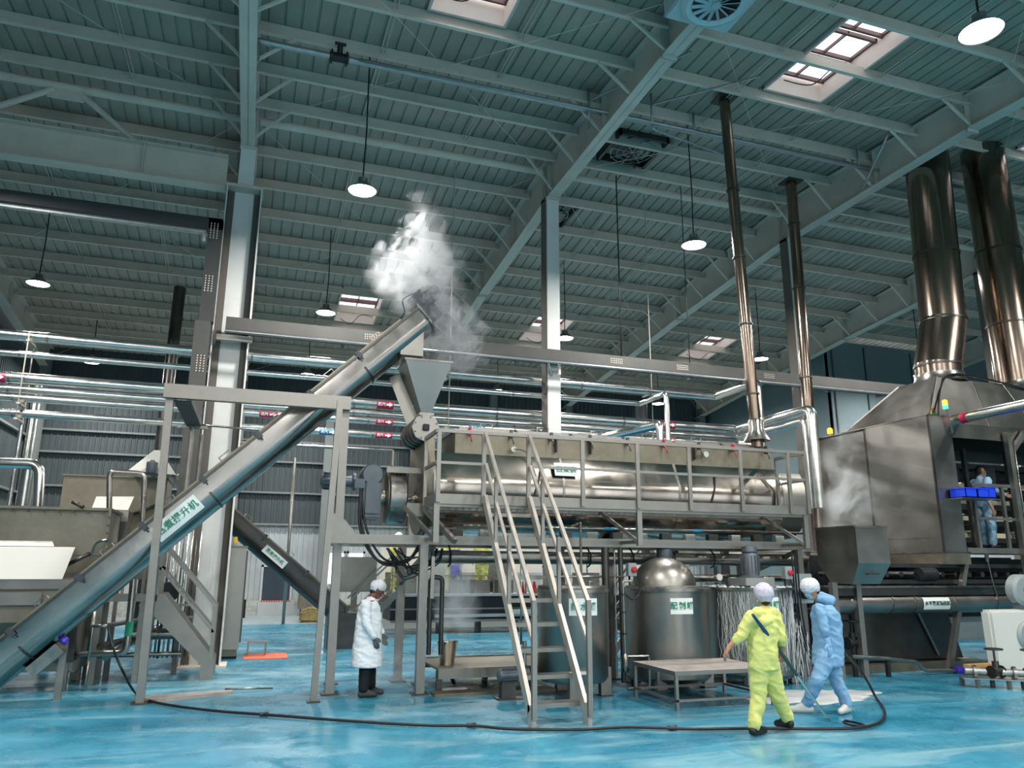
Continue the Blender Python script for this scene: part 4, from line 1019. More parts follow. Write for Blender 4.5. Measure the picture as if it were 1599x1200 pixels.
# fryer interior
fi = thing('fryer_conveyor', 'open fryer conveyor with cream coloured product beds behind the railed platform', 'conveyor', (15, 12.3, 2.2))
Box('back_panel', BLACK, fi, (hx1, 13.6, 2.2), (18.2, 13.65, 4.2))
for i, z in enumerate((2.35, 2.7, 3.05, 3.4)):
    Box('product_bed', CREAM, fi, (hx1+.05, 12.0+.1*i, z), (18, 12.9, z+.13)); Box('bed_rail', DARKST, fi, (hx1+.05, 11.9+.1*i, z-.06), (18, 11.95+.1*i, z+.03))
    for k in range(9): MB().tube([(12.7+k*.6, 11.9+.1*i, z+.15), (12.7+k*.6, 12.8, z+.15)], .03, 8).build('roller', STEEL, fi)
for x in (12.75, 13.9, 15.1, 16.4): Box('upright', TRAY, fi, (x, 11.85, 2.1), (x+.08, 11.93, 4.2))
MB().tube([(hx1, 12.1, 3.72), (18, 12.1, 3.72)], .09, 10).build('drive_shaft', BLACK, fi)
for x in (12.9, 13.6, 14.6): MB().box((x, 12.0, 3.55), (x+.3, 12.4, 3.85)).build('drive_block', DGREYM, fi)
MB().box((14.0, 12.5, 3.6), (14.4, 12.7, 4.0)).build('white_panel', LGREY, fi)
# right platform
rp = thing('worker_platform', 'railed steel platform in front of the fryer opening', 'platform', (13.8, 11.1, 2.0))
zd = 2.14; X0 = hx1+.02
Box('deck', FRAME, rp, (X0, HY, zd-.1), (15.6, 11.75, zd)); 
m = MB()
rz = AY(1580, 761, HY).z; rm = AY(1580, 812, HY).z
for px_ in (1524, 1569, 1592): 
    x = AY(px_, 800, HY+.02).x; Box('stanchion', FRAME, rp, (x-.03, HY, zd), (x+.03, HY+.05, rz))
Box('top_rail', FRAME, rp, (AY(1524, 800, HY).x-.03, HY-.02, rz-.02), (15.6, HY+.03, rz+.04)); Box('mid_rail', FRAME, rp, (AY(1524, 800, HY).x-.03, HY-.01, rm-.02), (15.6, HY+.03, rm+.03))
Box('deck_post', FRAME, rp, (X0-.0, 11.6, 0), (X0+.09, 11.7, zd-.1))
MB().beam((AY(1536, 1055, 10.3).x-.1, 10.9, 0), (AY(1512, 885, 10.9).x, 10.9, zd-.1), .09, .09).build('deck_post', FRAME, rp)
MB().beam((14.9, 11.0, 0), (14.9, 11.0, zd-.1), .1, .1).build('deck_post', FRAME, rp)
hk = AY(1540, 870, HY); m = MB(); m.box((hk.x-.04, HY-.02, zd-.25), (hk.x+.04, HY, zd-.1)); m.tube(smooth_path([(hk.x, HY-.02, zd-.2), (hk.x+.06, HY-.02, 1.5), (hk.x+.12, HY-.02, 1.25), (hk.x+.08, HY-.02, 1.22)], 4), .01, 6); m.build('hook', STEEL, rp)
def crate(x, y, z, w_, d_, h, label):
    t = thing('parts_crate', label, 'crate', (x+w_/2, y+d_/2, z), 'blue crates on the platform rail'); s = .012
    m = MB(); m.box((x, y, z), (x+w_, y+d_, z+s)); m.box((x, y, z), (x+w_, y+s, z+h)); m.box((x, y+d_-s, z), (x+w_, y+d_, z+h)); m.box((x, y, z), (x+s, y+d_, z+h)); m.box((x+w_-s, y, z), (x+w_, y+d_, z+h)); m.build('box', BLUEP, t)
    m = MB(); m.box((x-.01, y-.015, z+h-.02), (x+w_+.01, y, z+h)); m.box((x-.01, y+d_, z+h-.02), (x+w_+.01, y+d_+.015, z+h)); m.box((x-.012, y-.012, z+h-.02), (x+.002, y+d_+.012, z+h)); m.box((x+w_-.002, y-.012, z+h-.02), (x+w_+.012, y+d_+.012, z+h)); m.build('rim', BLUEP, t)
cz_ = AY(1530, 778, 10.5).z; cx_ = AY(1503, 778, 10.5).x
crate(cx_, 10.42, cz_, .27, .34, .17, 'blue plastic crate hanging outside the rail, leftmost of three'); crate(cx_+.29, 10.42, cz_, .27, .34, .17, 'blue plastic crate on the platform rail, middle of three'); crate(cx_+.58, 10.5, cz_+.01, .25, .34, .2, 'blue plastic crate on the platform rail, rightmost and tallest')
m = MB(); m.box((cx_, 10.5, cz_-.02), (cx_+.85, HY+.03, cz_-.0)); m.build('crate_shelf', FRAME, rp)
# under-housing rollers and rails
uh = thing('lower_conveyor', 'dark roller conveyor frame under the fryer housing', 'conveyor', (12.5, 12, 1.3))
for z, y in ((1.78, 10.95), (1.62, 11.3), (1.5, 10.95)): Box('rail', DARKST if z != 1.62 else STEEL, uh, (10.2, y, z), (15.5, y+.05, z+.07))
for k in range(16): MB().tube([(10.4+k*.32, 10.98, 1.66), (10.4+k*.32, 12.3, 1.66)], .05, 10).build('roller', DARKST, uh)
Lathe('drum', BLACK, uh, [(.12, 0), (.12, .35)], (11.35, 10.9, 1.66), (1, 0, 0), 16)
Box('chain_guard', BLACK, uh, (12.2, 11.4, 1.3), (15.5, 11.5, 1.95)); Box('dark_panel', BLACK, uh, (10.3, 12.4, 1.1), (15.5, 12.45, 2.0))
# surge hopper
k0 = AY(1335, 822, 10.2); HXc = k0.x; hz = k0.z; xr_ = AY(1385, 826, 10.2).x; yb2 = AX(1273, 827, HXc).y
sh = thing('surge_hopper', 'grey square stainless hopper tapering down, at the left foot of the housing', 'hopper', (9.7, 10.7, 1.4))
zm = AY(1337, 880, 10.2).z; zb2 = AY(1325, 913, 10.2).z
T = [(HXc, 10.2, hz), (xr_, 10.2, hz), (xr_, yb2, hz), (HXc, yb2, hz)]; Mx = [(HXc, 10.2, zm), (xr_, 10.2, zm), (xr_, yb2, zm), (HXc, yb2, zm)]
xb0, xb1 = AY(1322, 913, 10.3).x, AY(1378, 913, 10.3).x; Bx = [(HXc-.02, 10.35, zb2), (xr_-.12, 10.35, zb2), (xr_-.12, yb2-.3, zb2), (HXc-.02, yb2-.3, zb2)]
for a, b, nm in ((T, Mx, 'upper_wall'), (Mx, Bx, 'lower_wall')):
    for i in range(4):
        j = (i+1) % 4; MB().add([b[i], b[j], a[j], a[i]], [(0, 1, 2, 3)]).build(nm, SATIN, sh)
for i in range(4): MB().beam(T[i], T[(i+1) % 4], .04, .03).build('rim', STEEL, sh)
MB().box((HXc+.2, 10.22, zm-.18), (HXc+.42, 10.3, zm-.16)).build('bracket', DARKST, sh)
for x, y in ((9.3, 10.72), (xr_-.2, yb2-.35)): Box('leg', FRAME, sh, (x-.05, y-.05, 0), (x+.05, y+.05, zb2+.02))
# labelled horizontal conveyor
hc = thing('horizontal_screw', 'horizontal tubular screw conveyor with small dark lettered sign', 'conveyor', (11.3, 10.9, .98))
tz_ = AY(1450, 943, 10.8).z
Tube('tube', SATIN, hc, [(9.35, 10.95, tz_), (14.5, 10.95, tz_)], .17, 28); Box('top_trough', DARKST, hc, (9.35, 10.8, tz_+.14), (14.5, 11.1, tz_+.27)); Box('trough_lip', STEEL, hc, (9.35, 10.77, tz_+.27), (14.5, 11.13, tz_+.3))
for x in (10.6, 11.1, 12.0, 13.0): Lathe('joint_ring', STEEL, hc, [(.185, 0), (.185, .02)], (x, 10.95, tz_), (1, 0, 0), 28)
sp_ = AY(1463, 940, 10.78)
vs = []; k = 8
for i in range(k+1):
    a = -.62+1.24*i/k; vs.append((10.95-math.cos(a)*.176, tz_+math.sin(a)*.176))
s_ = MB().add([(sp_.x-.3, a, b) for a, b in vs]+[(sp_.x+.3, a, b) for a, b in vs], [(i, i+1, k+2+i, k+1+i) for i in range(k)], True).build('sign', WHITE, hc)
text('水平薯泥输送机', .082, (sp_.x, 10.95-.186, tz_), (1, 0, 0), (0, 0, 1), DGREEN, s_)
# dark side tank below
dt = thing('oil_tank', 'dark stainless oil tank with a slanting pipe, low behind the person in blue', 'tank', (11, 11.9, 0))
dx1 = AY(1485, 1000, 11.5).x
m = MB(); m.prism([(9.9, 11.5, .15), (dx1+.25, 11.5, .15), (dx1-.02, 11.5, 1.02), (9.9, 11.5, 1.02)], (0, 1.2, 0)); m.build('body', DARKST, dt)
Box('base_curb', DULL, dt, (9.4, 11.2, 0), (dx1+.5, 12.8, .13)); Box('upright', TRAY, dt, (10.3, 11.42, 0), (10.4, 11.5, 1.0)); Box('frame_rail', DARKST, dt, (9.6, 11.4, .42), (10.5, 11.5, .5))
Beam('slant_pipe', STEEL, dt, (AY(1434, 965, 11.45).x, 11.46, .98), (AY(1468, 1040, 11.45).x, 11.46, .22), .04, .04)
lp = thing('drain_pipe', 'low grey drain pipe with a step bend beside the oil tank', 'pipe', (11, 10.9, 0))
g_ = [AY(px_, py_, 10.75) for px_, py_ in ((1330, 1026), (1385, 1029), (1433, 1034), (1442, 1047), (1492, 1048))]
Tube('pipe', STEEL, lp, elbow(g_, .08), .035, 12); Lathe('purple_coupling', PURPLE, lp, [(.07, 0), (.08, .03), (.08, .14), (.05, .2)], g_[-1], (1, 0, 0), 14)
for i in (1, 4): Box('stand', DARKST, lp, (g_[i].x-.03, 10.72, 0), (g_[i].x+.03, 10.78, g_[i].z-.03))
def wheel_valve(t, c, s=1, m_=DARKST):
    c = Vector(c); m = MB(); m.tube([c+V(0, 0, -.06)*s, c+V(0, 0, .14)*s], .045*s, 10); m.tube([c+V(0, 0, .1)*s, c+V(0, 0, .3)*s], .015*s, 8); m.tube([c+V(-.09, 0, 0)*s, c+V(.09, 0, 0)*s], .06*s, 10)
    m.tube([c+V(-.1, 0, 0)*s, c+V(-.08, 0, 0)*s], .085*s, 12); m.tube([c+V(.08, 0, 0)*s, c+V(.1, 0, 0)*s], .085*s, 12)
    m.build('valve_body', m_, t); w_ = MB(); ring = [c+V(.11*math.cos(a), .11*math.sin(a), .3)*s for a in [2*PI*k/16 for k in range(17)]]; w_.tube(ring, .012*s, 6)
    for k in range(3): a = k*2*PI/3; w_.beam(c+V(0, 0, .3)*s, c+V(.11*math.cos(a), .11*math.sin(a), .3)*s, .014*s, .01*s)
    w_.build('hand_wheel', m_, t)
t = thing('gate_valve', 'black hand-wheel valve between the person in blue and the oil tank', 'valve', (9.7, 10.9, .42)); vv = AY(1332, 1005, 10.9); wheel_valve(t, (vv.x, 10.9, vv.z), 1.2, BLACK); Box('stand', DARKST, t, (vv.x-.03, 10.88, 0), (vv.x+.03, 10.94, vv.z-.05))
rk = thing('valve_rack', 'low steel rack with a galvanised pipe and two hand-wheel valves, lower right corner', 'rack', (10.5, 9.2, 0))
ra, rb = AY(1500, 1058, 9.6), AY(1640, 1070, 8.9)
rza = ra.z
Beam('shelf', STEEL, rk, (ra.x, ra.y, rza), (rb.x, rb.y, rza), .3, .015)
for f in (.1, .45, .8):
    p = ra.lerp(rb, f); Box('leg', FRAME, rk, (p.x-.03, p.y-.16, 0), (p.x+.03, p.y-.12, rza)); Box('leg', FRAME, rk, (p.x-.03, p.y+.12, 0), (p.x+.03, p.y+.16, rza))
Tube('pipe', SPRINK, rk, [(ra.x+.1, ra.y, rza+.09), (rb.x, rb.y, rza+.09)], .055, 14)
for f in (.42, .83): p = ra.lerp(rb, f); wheel_valve(rk, (p.x, p.y, rza+.1), 1.1)
for f in (.15, .6): p = ra.lerp(rb, f); Lathe('flange', STEEL, rk, [(.1, 0), (.1, .04)], (p.x, p.y, rza+.09), (rb-ra).normalized(), 16)
Box('timber_wedge', mat('raw timber', 'c79a5c', .7, 0, .1, 6), rk, (ra.x+.15, ra.y-.02, rza+.13), (ra.x+.75, ra.y+.06, rza+.18))
wp = thing('white_drum', 'tall white plastic container at the right edge', 'container', (11.1, 9.2, 0))
x_ = AY(1540, 1000, 10.0).x; ztop = AY(1545, 953, 9.9).z
MB().prism([(x_-.0, 9.85, .02), (x_+1.2, 9.85, .02), (x_+1.2, 9.85, ztop), (x_-.02, 9.85, ztop)], (0, .2, 0)).build('body', WHITEP, wp, bev=.04)
Lathe('lid_bulge', LGREY, wp, [(.2, 0), (.24, .03), (.24, .05)], (x_+.75, 9.8, ztop*.62), (0, 1, 0), 24)
fd = thing('wall_fan', 'round grey blower casing above the white container', 'fan', (11.5, 9.4, 1.1)); f_ = AY(1597, 922, 9.9)
Lathe('casing', LGREY, fd, [(.2, 0), (.26, .03), (.26, .16), (.22, .2)], (f_.x, 9.85, f_.z), (0, 1, 0), 32); Lathe('hub', GREYM, fd, [(.03, 0), (.05, .02)], (f_.x, 9.83, f_.z), (0, 1, 0), 12); Box('foot', GREYM, fd, (f_.x-.15, 9.88, ztop), (f_.x+.15, 10.0, f_.z-.2))
# far right pale wall bits seen under the conveyor
Box('wall_low', LWALL, None, (20.25, 15, 0), (20.3, 22.5, 3.2), kind='structure')
t = thing('white_bench', 'pale panelled bench with a dark band seen under the conveyor at right', 'bench', (17.5, 16, 0)); Box('body', LGREY, t, (16, 15.9, .0), (20, 16.6, .55)); Box('band', BLACK, t, (16, 15.85, .55), (20, 15.9, .68)); Box('top', WHITEP, t, (16, 15.8, .68), (20, 16.6, 1.3))
# ================================================================ LOW EQUIPMENT ROUND THE TANKS
tb = thing('low_table', 'low stainless table with a pinkish worn top, in front of the mixing tanks', 'table', (6.1, 9.6, 0))
ta = AY(1058, 1049, 9.05); hT = .47; x0_, x1_, y0_, y1_ = 5.27, 6.75, 9.05, 10.2
Box('top', WOODP, tb, (x0_, y0_, hT-.02), (x1_, y1_, hT)); Box('top_edge', FRAME, tb, (x0_-.01, y0_-.012, hT-.05), (x1_+.01, y0_, hT)); Box('top_edge', FRAME, tb, (x0_-.012, y0_, hT-.05), (x0_, y1_, hT))
for x in (x0_+.02, x1_-.02):
    for y in (y0_+.02, y1_-.02): Box('leg', FRAME, tb, (x-.02, y-.02, 0), (x+.02, y+.02, hT-.02))
for y in (y0_+.02, y1_-.02): Box('stretcher', FRAME, tb, (x0_, y-.015, .1), (x1_, y+.015, .13))
for x in (x0_+.02, x1_-.02): Box('stretcher', FRAME, tb, (x-.015, y0_, .1), (x+.015, y1_, .13))
sk = thing('skid_platform', 'low stained steel skid platform behind the front post, bucket on it', 'platform', (3.2, 11.9, 0))
sx0, sx1, sy0, sy1, sz = 2.72, 4.7, 11.3, 12.6, .33
Box('deck', DULL, sk, (sx0, sy0, sz-.03), (sx1, sy1, sz)); Box('front_beam', FRAME, sk, (sx0, sy0-.04, sz-.14), (sx1, sy0, sz-.0)); Box('rear_beam', FRAME, sk, (sx0, sy1, sz-.14), (sx1, sy1+.04, sz+.02))
for x in (2.75, 3.8, 4.6):
    for y in (11.35, 12.55): Box('leg', DARKST, sk, (x-.04, y-.04, 0), (x+.04, y+.04, sz-.03))
MB().beam((2.9, 11.4, .3), (3.15, 12.0, 0.03), .05, .05).build('brace', DARKST, sk)
bk = thing('bucket', 'dented steel bucket standing on the skid platform', 'bucket', (2.95, 11.7, sz))
Lathe('pail', CLAD, bk, [(.1, 0), (.105, .005), (.155, .33), (.16, .335), (.15, .33), (.1, .02)], (2.95, 11.7, sz), n=28, cap=False); Lathe('base', DARKST, bk, [(.001, .01), (.1, .01)], (2.95, 11.7, sz), n=28, cap=False)
Tube('bail', STEEL, bk, [(2.95+.155*math.cos(a), 11.7-.03-.1*math.sin(a), sz+.32+.03*math.sin(a)) for a in [PI*k/12 for k in range(13)]], .006, 6)
Box('floor_tray', DULL, sk, (2.6, 10.95, 0), (4.4, 11.25, .04))
pu = thing('drain_pump', 'grey motor pump with vertical pipe beside the ladder stair foot', 'pump', (3.55, 10.6, 0)); px0 = V(3.38, 10.55, .3)
m = MB(); m.lathe([(.05, 0), (.085, .02), (.09, .04), (.09, .26), (.07, .28)], px0, (1, 0, 0), 18)
for k in range(12): a = k*PI/6; m.obox(px0+V(.15, .092*math.cos(a), .092*math.sin(a)), (.1, 0, 0), (0, .01*math.cos(a), .01*math.sin(a)), (0, -.003*math.sin(a), .003*math.cos(a)))
m.build('motor', GREYM, pu); Lathe('volute', DGREYM, pu, [(.06, 0), (.13, .02), (.13, .09), (.08, .12)], px0+V(.34, 0, 0), (1, 0, 0), 24)
Box('coupling', DARKST, pu, (3.64, 10.51, .25), (3.74, 10.6, .35)); Tube('riser', STEEL, pu, elbow([(3.77, 10.55, .3), (3.77, 10.55, .75)], .05), .03, 10); Lathe('flange', STEEL, pu, [(.06, 0), (.06, .03)], (3.77, 10.55, .6), n=14)
Tube('long_riser', STEEL, pu, [(3.72, 10.55, .7), (3.72, 10.55, 2.0)], .016, 8)
Box('pedestal', DARKST, pu, (3.42, 10.48, .02), (3.62, 10.62, .21)); Box('base', DARKST, pu, (3.36, 10.42, 0), (3.74, 10.68, .02))
cp = thing('transfer_piping', 'tangle of upright pipes, clamps and a strainer between the hot water tank and domed tank', 'piping', (5.2, 10.6, 0))
for x, y, z_a, z_b, r in ((5.14, 10.75, 0, 2.05, .06), (5.3, 10.5, .35, 1.5, .018), (5.42, 10.8, .1, 2.05, .04), (5.22, 10.6, .2, 2.0, .012)): Tube('upright_pipe', STEEL if r < .03 else DARKST, cp, [(x, y, z_a), (x, y, z_b)], r, 10)
Tube('cross_pipe', STEEL, cp, [(4.1, 10.75, 1.62), (5.45, 10.75, 1.62)], .016, 8); Tube('bend_pipe', STEEL, cp, elbow([(5.3, 10.5, 1.5), (5.3, 10.5, 1.56), (5.45, 10.5, 1.56)], .05), .018, 8)
Tube('loop_hose', BLACK, cp, smooth_path([(5.3, 10.5, 1.4), (5.42, 10.45, 1.3), (5.55, 10.5, 1.36), (5.58, 10.5, 1.5)], 5), .014, 6)
Lathe('strainer', STEEL, cp, [(.04, 0), (.055, .03), (.055, .2), (.03, .26)], (5.3, 10.5, .28), n=14)
Tube('outlet_pipe', STEEL, cp, elbow([(5.3, 10.5, .5), (5.6, 10.45, .5), (5.66, 10.45, .5), (5.66, 10.45, .07), (5.3, 10.45, .07)], .05), .022, 8)
for z in (1.1, .8, 1.35): Lathe('clamp', DARKST, cp, [(.035, 0), (.035, .03)], (5.3, 10.5, z), n=10)
Tube('rear_pipe', STEEL, cp, [(6.9, 11.8, 1.62), (8.6, 11.8, 1.62)], .022, 8)
gg = AY(1124, 902, 11.1); Lathe('gauge', WHITEP, cp, [(.055, 0), (.055, .035)], (gg.x, 11.1, gg.z), (0, 1, 0), 18); Tube('gauge_pipe', STEEL, cp, [(6.85, 11.16, gg.z), (7.55, 11.16, gg.z)], .02, 8)
def sbox(px_, py_, Y, label, w_=.14, h=.2):
    c = AY(px_, py_, Y); t = thing('switch_box', label, 'switch', (c.x, Y, c.z-h/2)); Box('enclosure', LGREY, t, (c.x-w_/2, Y, c.z-h/2), (c.x+w_/2, Y+.1, c.z+h/2), bev=.006)
    Lathe('red_knob', RED, t, [(.045, 0), (.045, -.03), (.03, -.04)], (c.x+.02, Y, c.z+.0), (0, 1, 0), 16); Tube('mount', DARKST, t, [(c.x, Y+.12, 0), (c.x, Y+.12, c.z+.05)], .018, 6)
    Tube('cable', BLACK, t, smooth_path([(c.x+.03, Y+.03, c.z-h/2), (c.x+.06, Y, c.z-h/2-.15), (c.x+.02, Y+.05, c.z-.6), (c.x+.1, Y+.05, .3)], 4), .012, 6)
sbox(988, 890, 10.9, 'grey switch box with red knob left of the domed lid'); sbox(1232, 895, 10.5, 'grey switch box with red knob between the foaming tank and the hopper')
c_ = AY(1250, 918, 10.7); t = thing('operator_station', 'pale control box on a stand left of the cap of the person in blue', 'control box', (c_.x, 10.7, 0)); Box('enclosure', LGREY, t, (c_.x-.17, 10.7, c_.z-.25), (c_.x+.25, 10.85, c_.z+.22), bev=.01); Box('stand', FRAME, t, (c_.x-.03, 10.75, 0), (c_.x+.03, 10.8, c_.z-.2)); Lathe('round_cover', BLACK, t, [(.08, 0), (.1, .03), (.1, .09)], (c_.x+.03, 10.58, c_.z-.08), (0, 1, 0), 20)
for s_ in (0, .05, .1): Tube('cable', BLACK, t, smooth_path([(c_.x-.2+s_, 10.6, 2.0), (c_.x-.2+s_, 10.6, 1.2), (c_.x-.12+s_, 10.6, .6), (c_.x+.1+s_, 10.6, .25)], 4), .014, 6)
c_ = AY(1065, 875, 11.7); t = thing('display_box', 'small grey box with an orange lit display behind the domed lid', 'controller', (c_.x, 11.7, c_.z)); Box('enclosure', LGREY, t, (c_.x-.14, 11.7, c_.z-.12), (c_.x+.14, 11.82, c_.z+.1)); Box('display', SCREEN, t, (c_.x-.03, 11.692, c_.z-.02), (c_.x+.05, 11.7, c_.z+.05)); Box('stand', FRAME, t, (c_.x-.02, 11.8, 0), (c_.x+.02, 11.84, c_.z-.1))
# rear stair seen between tanks
t = thing('rear_steps', 'steel access steps seen between the two mixing tanks', 'stairs', (7.3, 12.8, 0))
for y in (14.1, 14.8):
    Beam('handrail', FRAME, t, (6.7, y, .7), (8.1, y, 2.4), .04, .04); Beam('stringer', FRAME, t, (6.8, y, .05), (8.1, y, 1.7), .05, .12)
for i in range(6): Box('tread', FRAME, t, (6.9+i*.2, 14.12, .22+i*.25), (7.1+i*.2, 14.78, .25+i*.25))
# rear process tubes
t = thing('rear_process_line', 'bank of large horizontal tubes behind the tanks, left of the housing', 'pipe', (9, 13, 1.2))
for z, r, m_ in ((1.95, .16, SATIN), (1.55, .07, STEEL), (1.3, .05, STEEL), (1.05, .12, DARKST)): Tube('tube', m_, t, [(7.4, 13.4, z), (11.6, 13.4, z)], r, 18)
for x in (7.8, 9.4, 10.9): Box('support', TRAY, t, (x, 13.25, 0), (x+.1, 13.55, 2.1))
Box('rear_tank', DARKST, t, (9.3, 12.0, .2), (9.9, 13.0, .95))

# ================================================================ LEFT EQUIPMENT
lt = thing('soaking_tank', 'large stained steel soaking tank with bolted flange and white sloping lids, left edge', 'tank', (-4.5, 13.8, 0))
xa = AY(172, 795, 13.3).x; Ls = -7.3
STAIN = mat('stained milky steel', '7d7767', .55, .75, 0, 1.6, .1, .2, 8, (1, 1, 1), col2='958f82')
Box('upper_body', STAIN, lt, (Ls, 13.3, 1.9), (xa, 14.4, 2.58)); Box('flange', DULL, lt, (Ls, 13.24, 2.57), (xa+.03, 14.45, 2.61)); Box('side_flange', DULL, lt, (xa-.005, 13.24, 2.0), (xa+.03, 13.3, 2.57))
m = MB()
for i in range(24): m.box((xa-.1-i*.2, 13.228, 2.53), (xa-.07-i*.2, 13.242, 2.56))
for i in range(4): m.box((xa+.0, 13.228, 2.45-i*.12), (xa+.025, 13.242, 2.48-i*.12))
m.build('bolt', DARKST, lt, kind='stuff')
p = [AY(0, 856, 13.15), AY(117, 856, 13.15), AY(97, 905, 12.95), AY(0, 905, 12.95)]; p[0].x = Ls; p[3].x = Ls
MB().prism([tuple(q) for q in p], (0, .02, .01)).build('sloping_lid', WHITEP, lt)
MB().prism([(Ls, 13.2, p[0].z+.03), (AY(85, 850, 13.2).x, 13.2, p[0].z+.03), (AY(82, 845, 13.28).x, 13.28, p[0].z+.11), (Ls, 13.28, p[0].z+.11)], (0, .02, 0)).build('upper_lid', WHITEP, lt)
zl = p[3].z
Box('lower_body', SATIN, lt, (Ls, 12.98, zl-.14), (AY(122, 905, 13).x, 14.4, zl)); 
m = MB(); xr = AY(118, 990, 13.1).x
m.prism([(Ls, 13.02, zl-.14), (Ls, 13.02, .95), (Ls, 13.5, .35), (Ls, 14.2, .35), (Ls, 14.4, zl-.14)], (xr-Ls, 0, 0)); m.build('belly', STAIN, lt)
Box('name_plate', SATIN, lt, (Ls, 12.96, zl-.36), (AY(66, 930, 13).x, 12.98, zl-.18))
for x in (xr-.12, -4.6, -6.6):
    for y in (13.2, 14.2): Box('leg', FRAME, lt, (x-.07, y-.05, 0), (x+.07, y+.05, .95))
Box('skid_beam', FRAME, lt, (Ls, 13.2, .25), (xr, 13.28, .38)); MB().beam((xr-.05, 13.28, .3), (xr-.05, 15.4, .3), .1, .16).build('skid_beam', FRAME, lt); Box('end_plate', DARKST, lt, (xr-.4, 13.06, .38), (xr+.02, 13.1, 1.0))
rt = thing('steam_blancher', 'tall flat stained steel blancher box behind the soaking tank', 'tank', (-2.4, 16, 0))
q0, q1 = AY(100, 743, 15.9), AY(262, 748, 15.9)
Box('body', STAIN, rt, (q0.x, 15.9, 1.5), (q1.x, 16.9, q0.z)); Box('top_lip', DULL, rt, (q0.x-.02, 15.87, q0.z), (q1.x+.02, 16.92, q0.z+.03))
for x in (q0.x+.1, q1.x-.1): Box('leg', FRAME, rt, (x-.06, 15.95, 0), (x+.06, 16.07, 1.5))
cpt = AY(235, 738, 15.6); m = MB(); m.frustum([(cpt.x-.35, 15.4, cpt.z-.0), (cpt.x+.45, 15.4, cpt.z-.05), (cpt.x+.45, 16.0, cpt.z-.05), (cpt.x-.35, 16.0, cpt.z)], [(cpt.x+.02, 15.6, cpt.z+.42), (cpt.x+.12, 15.6, cpt.z+.42), (cpt.x+.12, 15.8, cpt.z+.42), (cpt.x+.02, 15.8, cpt.z+.42)]); m.build('pyramid_cover', WHITEP, rt)
Lathe('stirrer_motor', GREYM, rt, [(.08, 0), (.1, .05), (.1, .2), (.06, .24)], (cpt.x+.05, 15.3, cpt.z-.05), n=14)
MB().beam((cpt.x+.5, 15.6, cpt.z+.0), (cpt.x+.9, 15.9, cpt.z-.6), .05, .25).build('slide', SATIN, rt)
for a, c in (((cpt.x+.3, 15.5, cpt.z+.1), (cpt.x+.75, 15.6, cpt.z-.6)), ((cpt.x+.3, 15.4, cpt.z-.9), (cpt.x+.75, 15.5, cpt.z-.1))): Beam('brace', FRAME, rt, a, c, .03, .03)
ch = thing('discharge_chute', 'boxy steel chute with a white sloping lid between the two tanks', 'chute', (-2.2, 14.6, 1.6))
q = [AY(150, 777, 14.9), AY(209, 777, 14.9), AY(200, 797, 14.6), AY(143, 795, 14.6)]
MB().prism([tuple(v_) for v_ in q], (0, .02, .015)).build('lid', WHITEP, ch)
q2_ = AY(199, 815, 14.6); Box('upper_box', SATIN, ch, (AY(172, 800, 14.6).x, 14.6, q2_.z), (q2_.x, 15.2, q[3].z-.02)); MB().frustum([(q2_.x-.3, 14.7, q2_.z-.35), (q2_.x-.08, 14.7, q2_.z-.35), (q2_.x-.08, 15.1, q2_.z-.35), (q2_.x-.3, 15.1, q2_.z-.35)], [(q2_.x-.36, 14.62, q2_.z), (q2_.x, 14.62, q2_.z), (q2_.x, 15.18, q2_.z), (q2_.x-.36, 15.18, q2_.z)]).build('lower_taper', SATIN, ch)
Box('leg', FRAME, ch, (q2_.x-.3, 15.0, 0), (q2_.x-.22, 15.08, q2_.z-.3))
Box('leg', FRAME, ch, (q2_.x-.12, 15.0, 0), (q2_.x-.06, 15.06, q2_.z-.3))
g_ = [AY(*q_, 14.3) for q_ in ((170, 850), (171, 744), (174, 737), (226, 740), (222, 815))]; g_[0].z = 2.1
t = thing('looped_pipe', 'upside-down U pipe with clamps in front of the blancher', 'pipe', tuple(g_[0])); Tube('pipe', STEEL, t, elbow(g_, .12), .045, 12); g_0 = g_[0]
for dz_ in (.35, .5): Lathe('clamp', DARKST, t, [(.07, 0), (.07, .03)], (g_[0].x, 14.3, g_[0].z+dz_), n=12)
Tube('foot', STEEL, t, [(g_0.x, 14.3, 0), (g_0.x, 14.3, 2.12)], .045, 12)
for i, a, c in ((0, (113, 784), (130, 792)), (1, (203, 805), (243, 790)), (2, (100, 885), (140, 865))):
    A_, C_ = AY(*a, 13.25 if i != 1 else 15.85), AY(*c, 13.2 if i != 1 else 15.85); Tube('bar', DARKST, rt if i == 1 else lt, [A_, C_], .03, 8)
Tube('steel_hose', STEEL, lt, smooth_path([AY(142, 870, 13.2), AY(150, 850, 13.15), AY(165, 844, 13.1), AY(180, 848, 13.1)], 5), .018, 8)
# white clad loop and vertical pipes at the left wall
t = thing('insulated_loop', 'white insulated pipe turning down at the far left', 'pipe', (-6, 17, 0)); g_ = [AY(*q_, 17) for q_ in ((-40, 722), (62, 725), (60, 785))]; g_.append(V(g_[-1].x, 17, 0)); Tube('pipe', CLAD, t, elbow(g_, .2), .1, 16); Tube('second_pipe', CLAD, t, [(g_[1].x-.22, 17.15, 0), (g_[1].x-.22, 17.15, g_[1].z-.1)], .1, 14)
t = thing('wall_risers', 'three bright vertical pipes along the left wall', 'pipe', (-7.3, 23, 0))
for px_, r in ((28, .05), (42, .07), (50, .04)):
    c = AY(px_, 700, 22.5); Tube('riser', CLAD, t, [(c.x, 22.5, 0), (c.x, 22.5, 6.6)], r, 12)
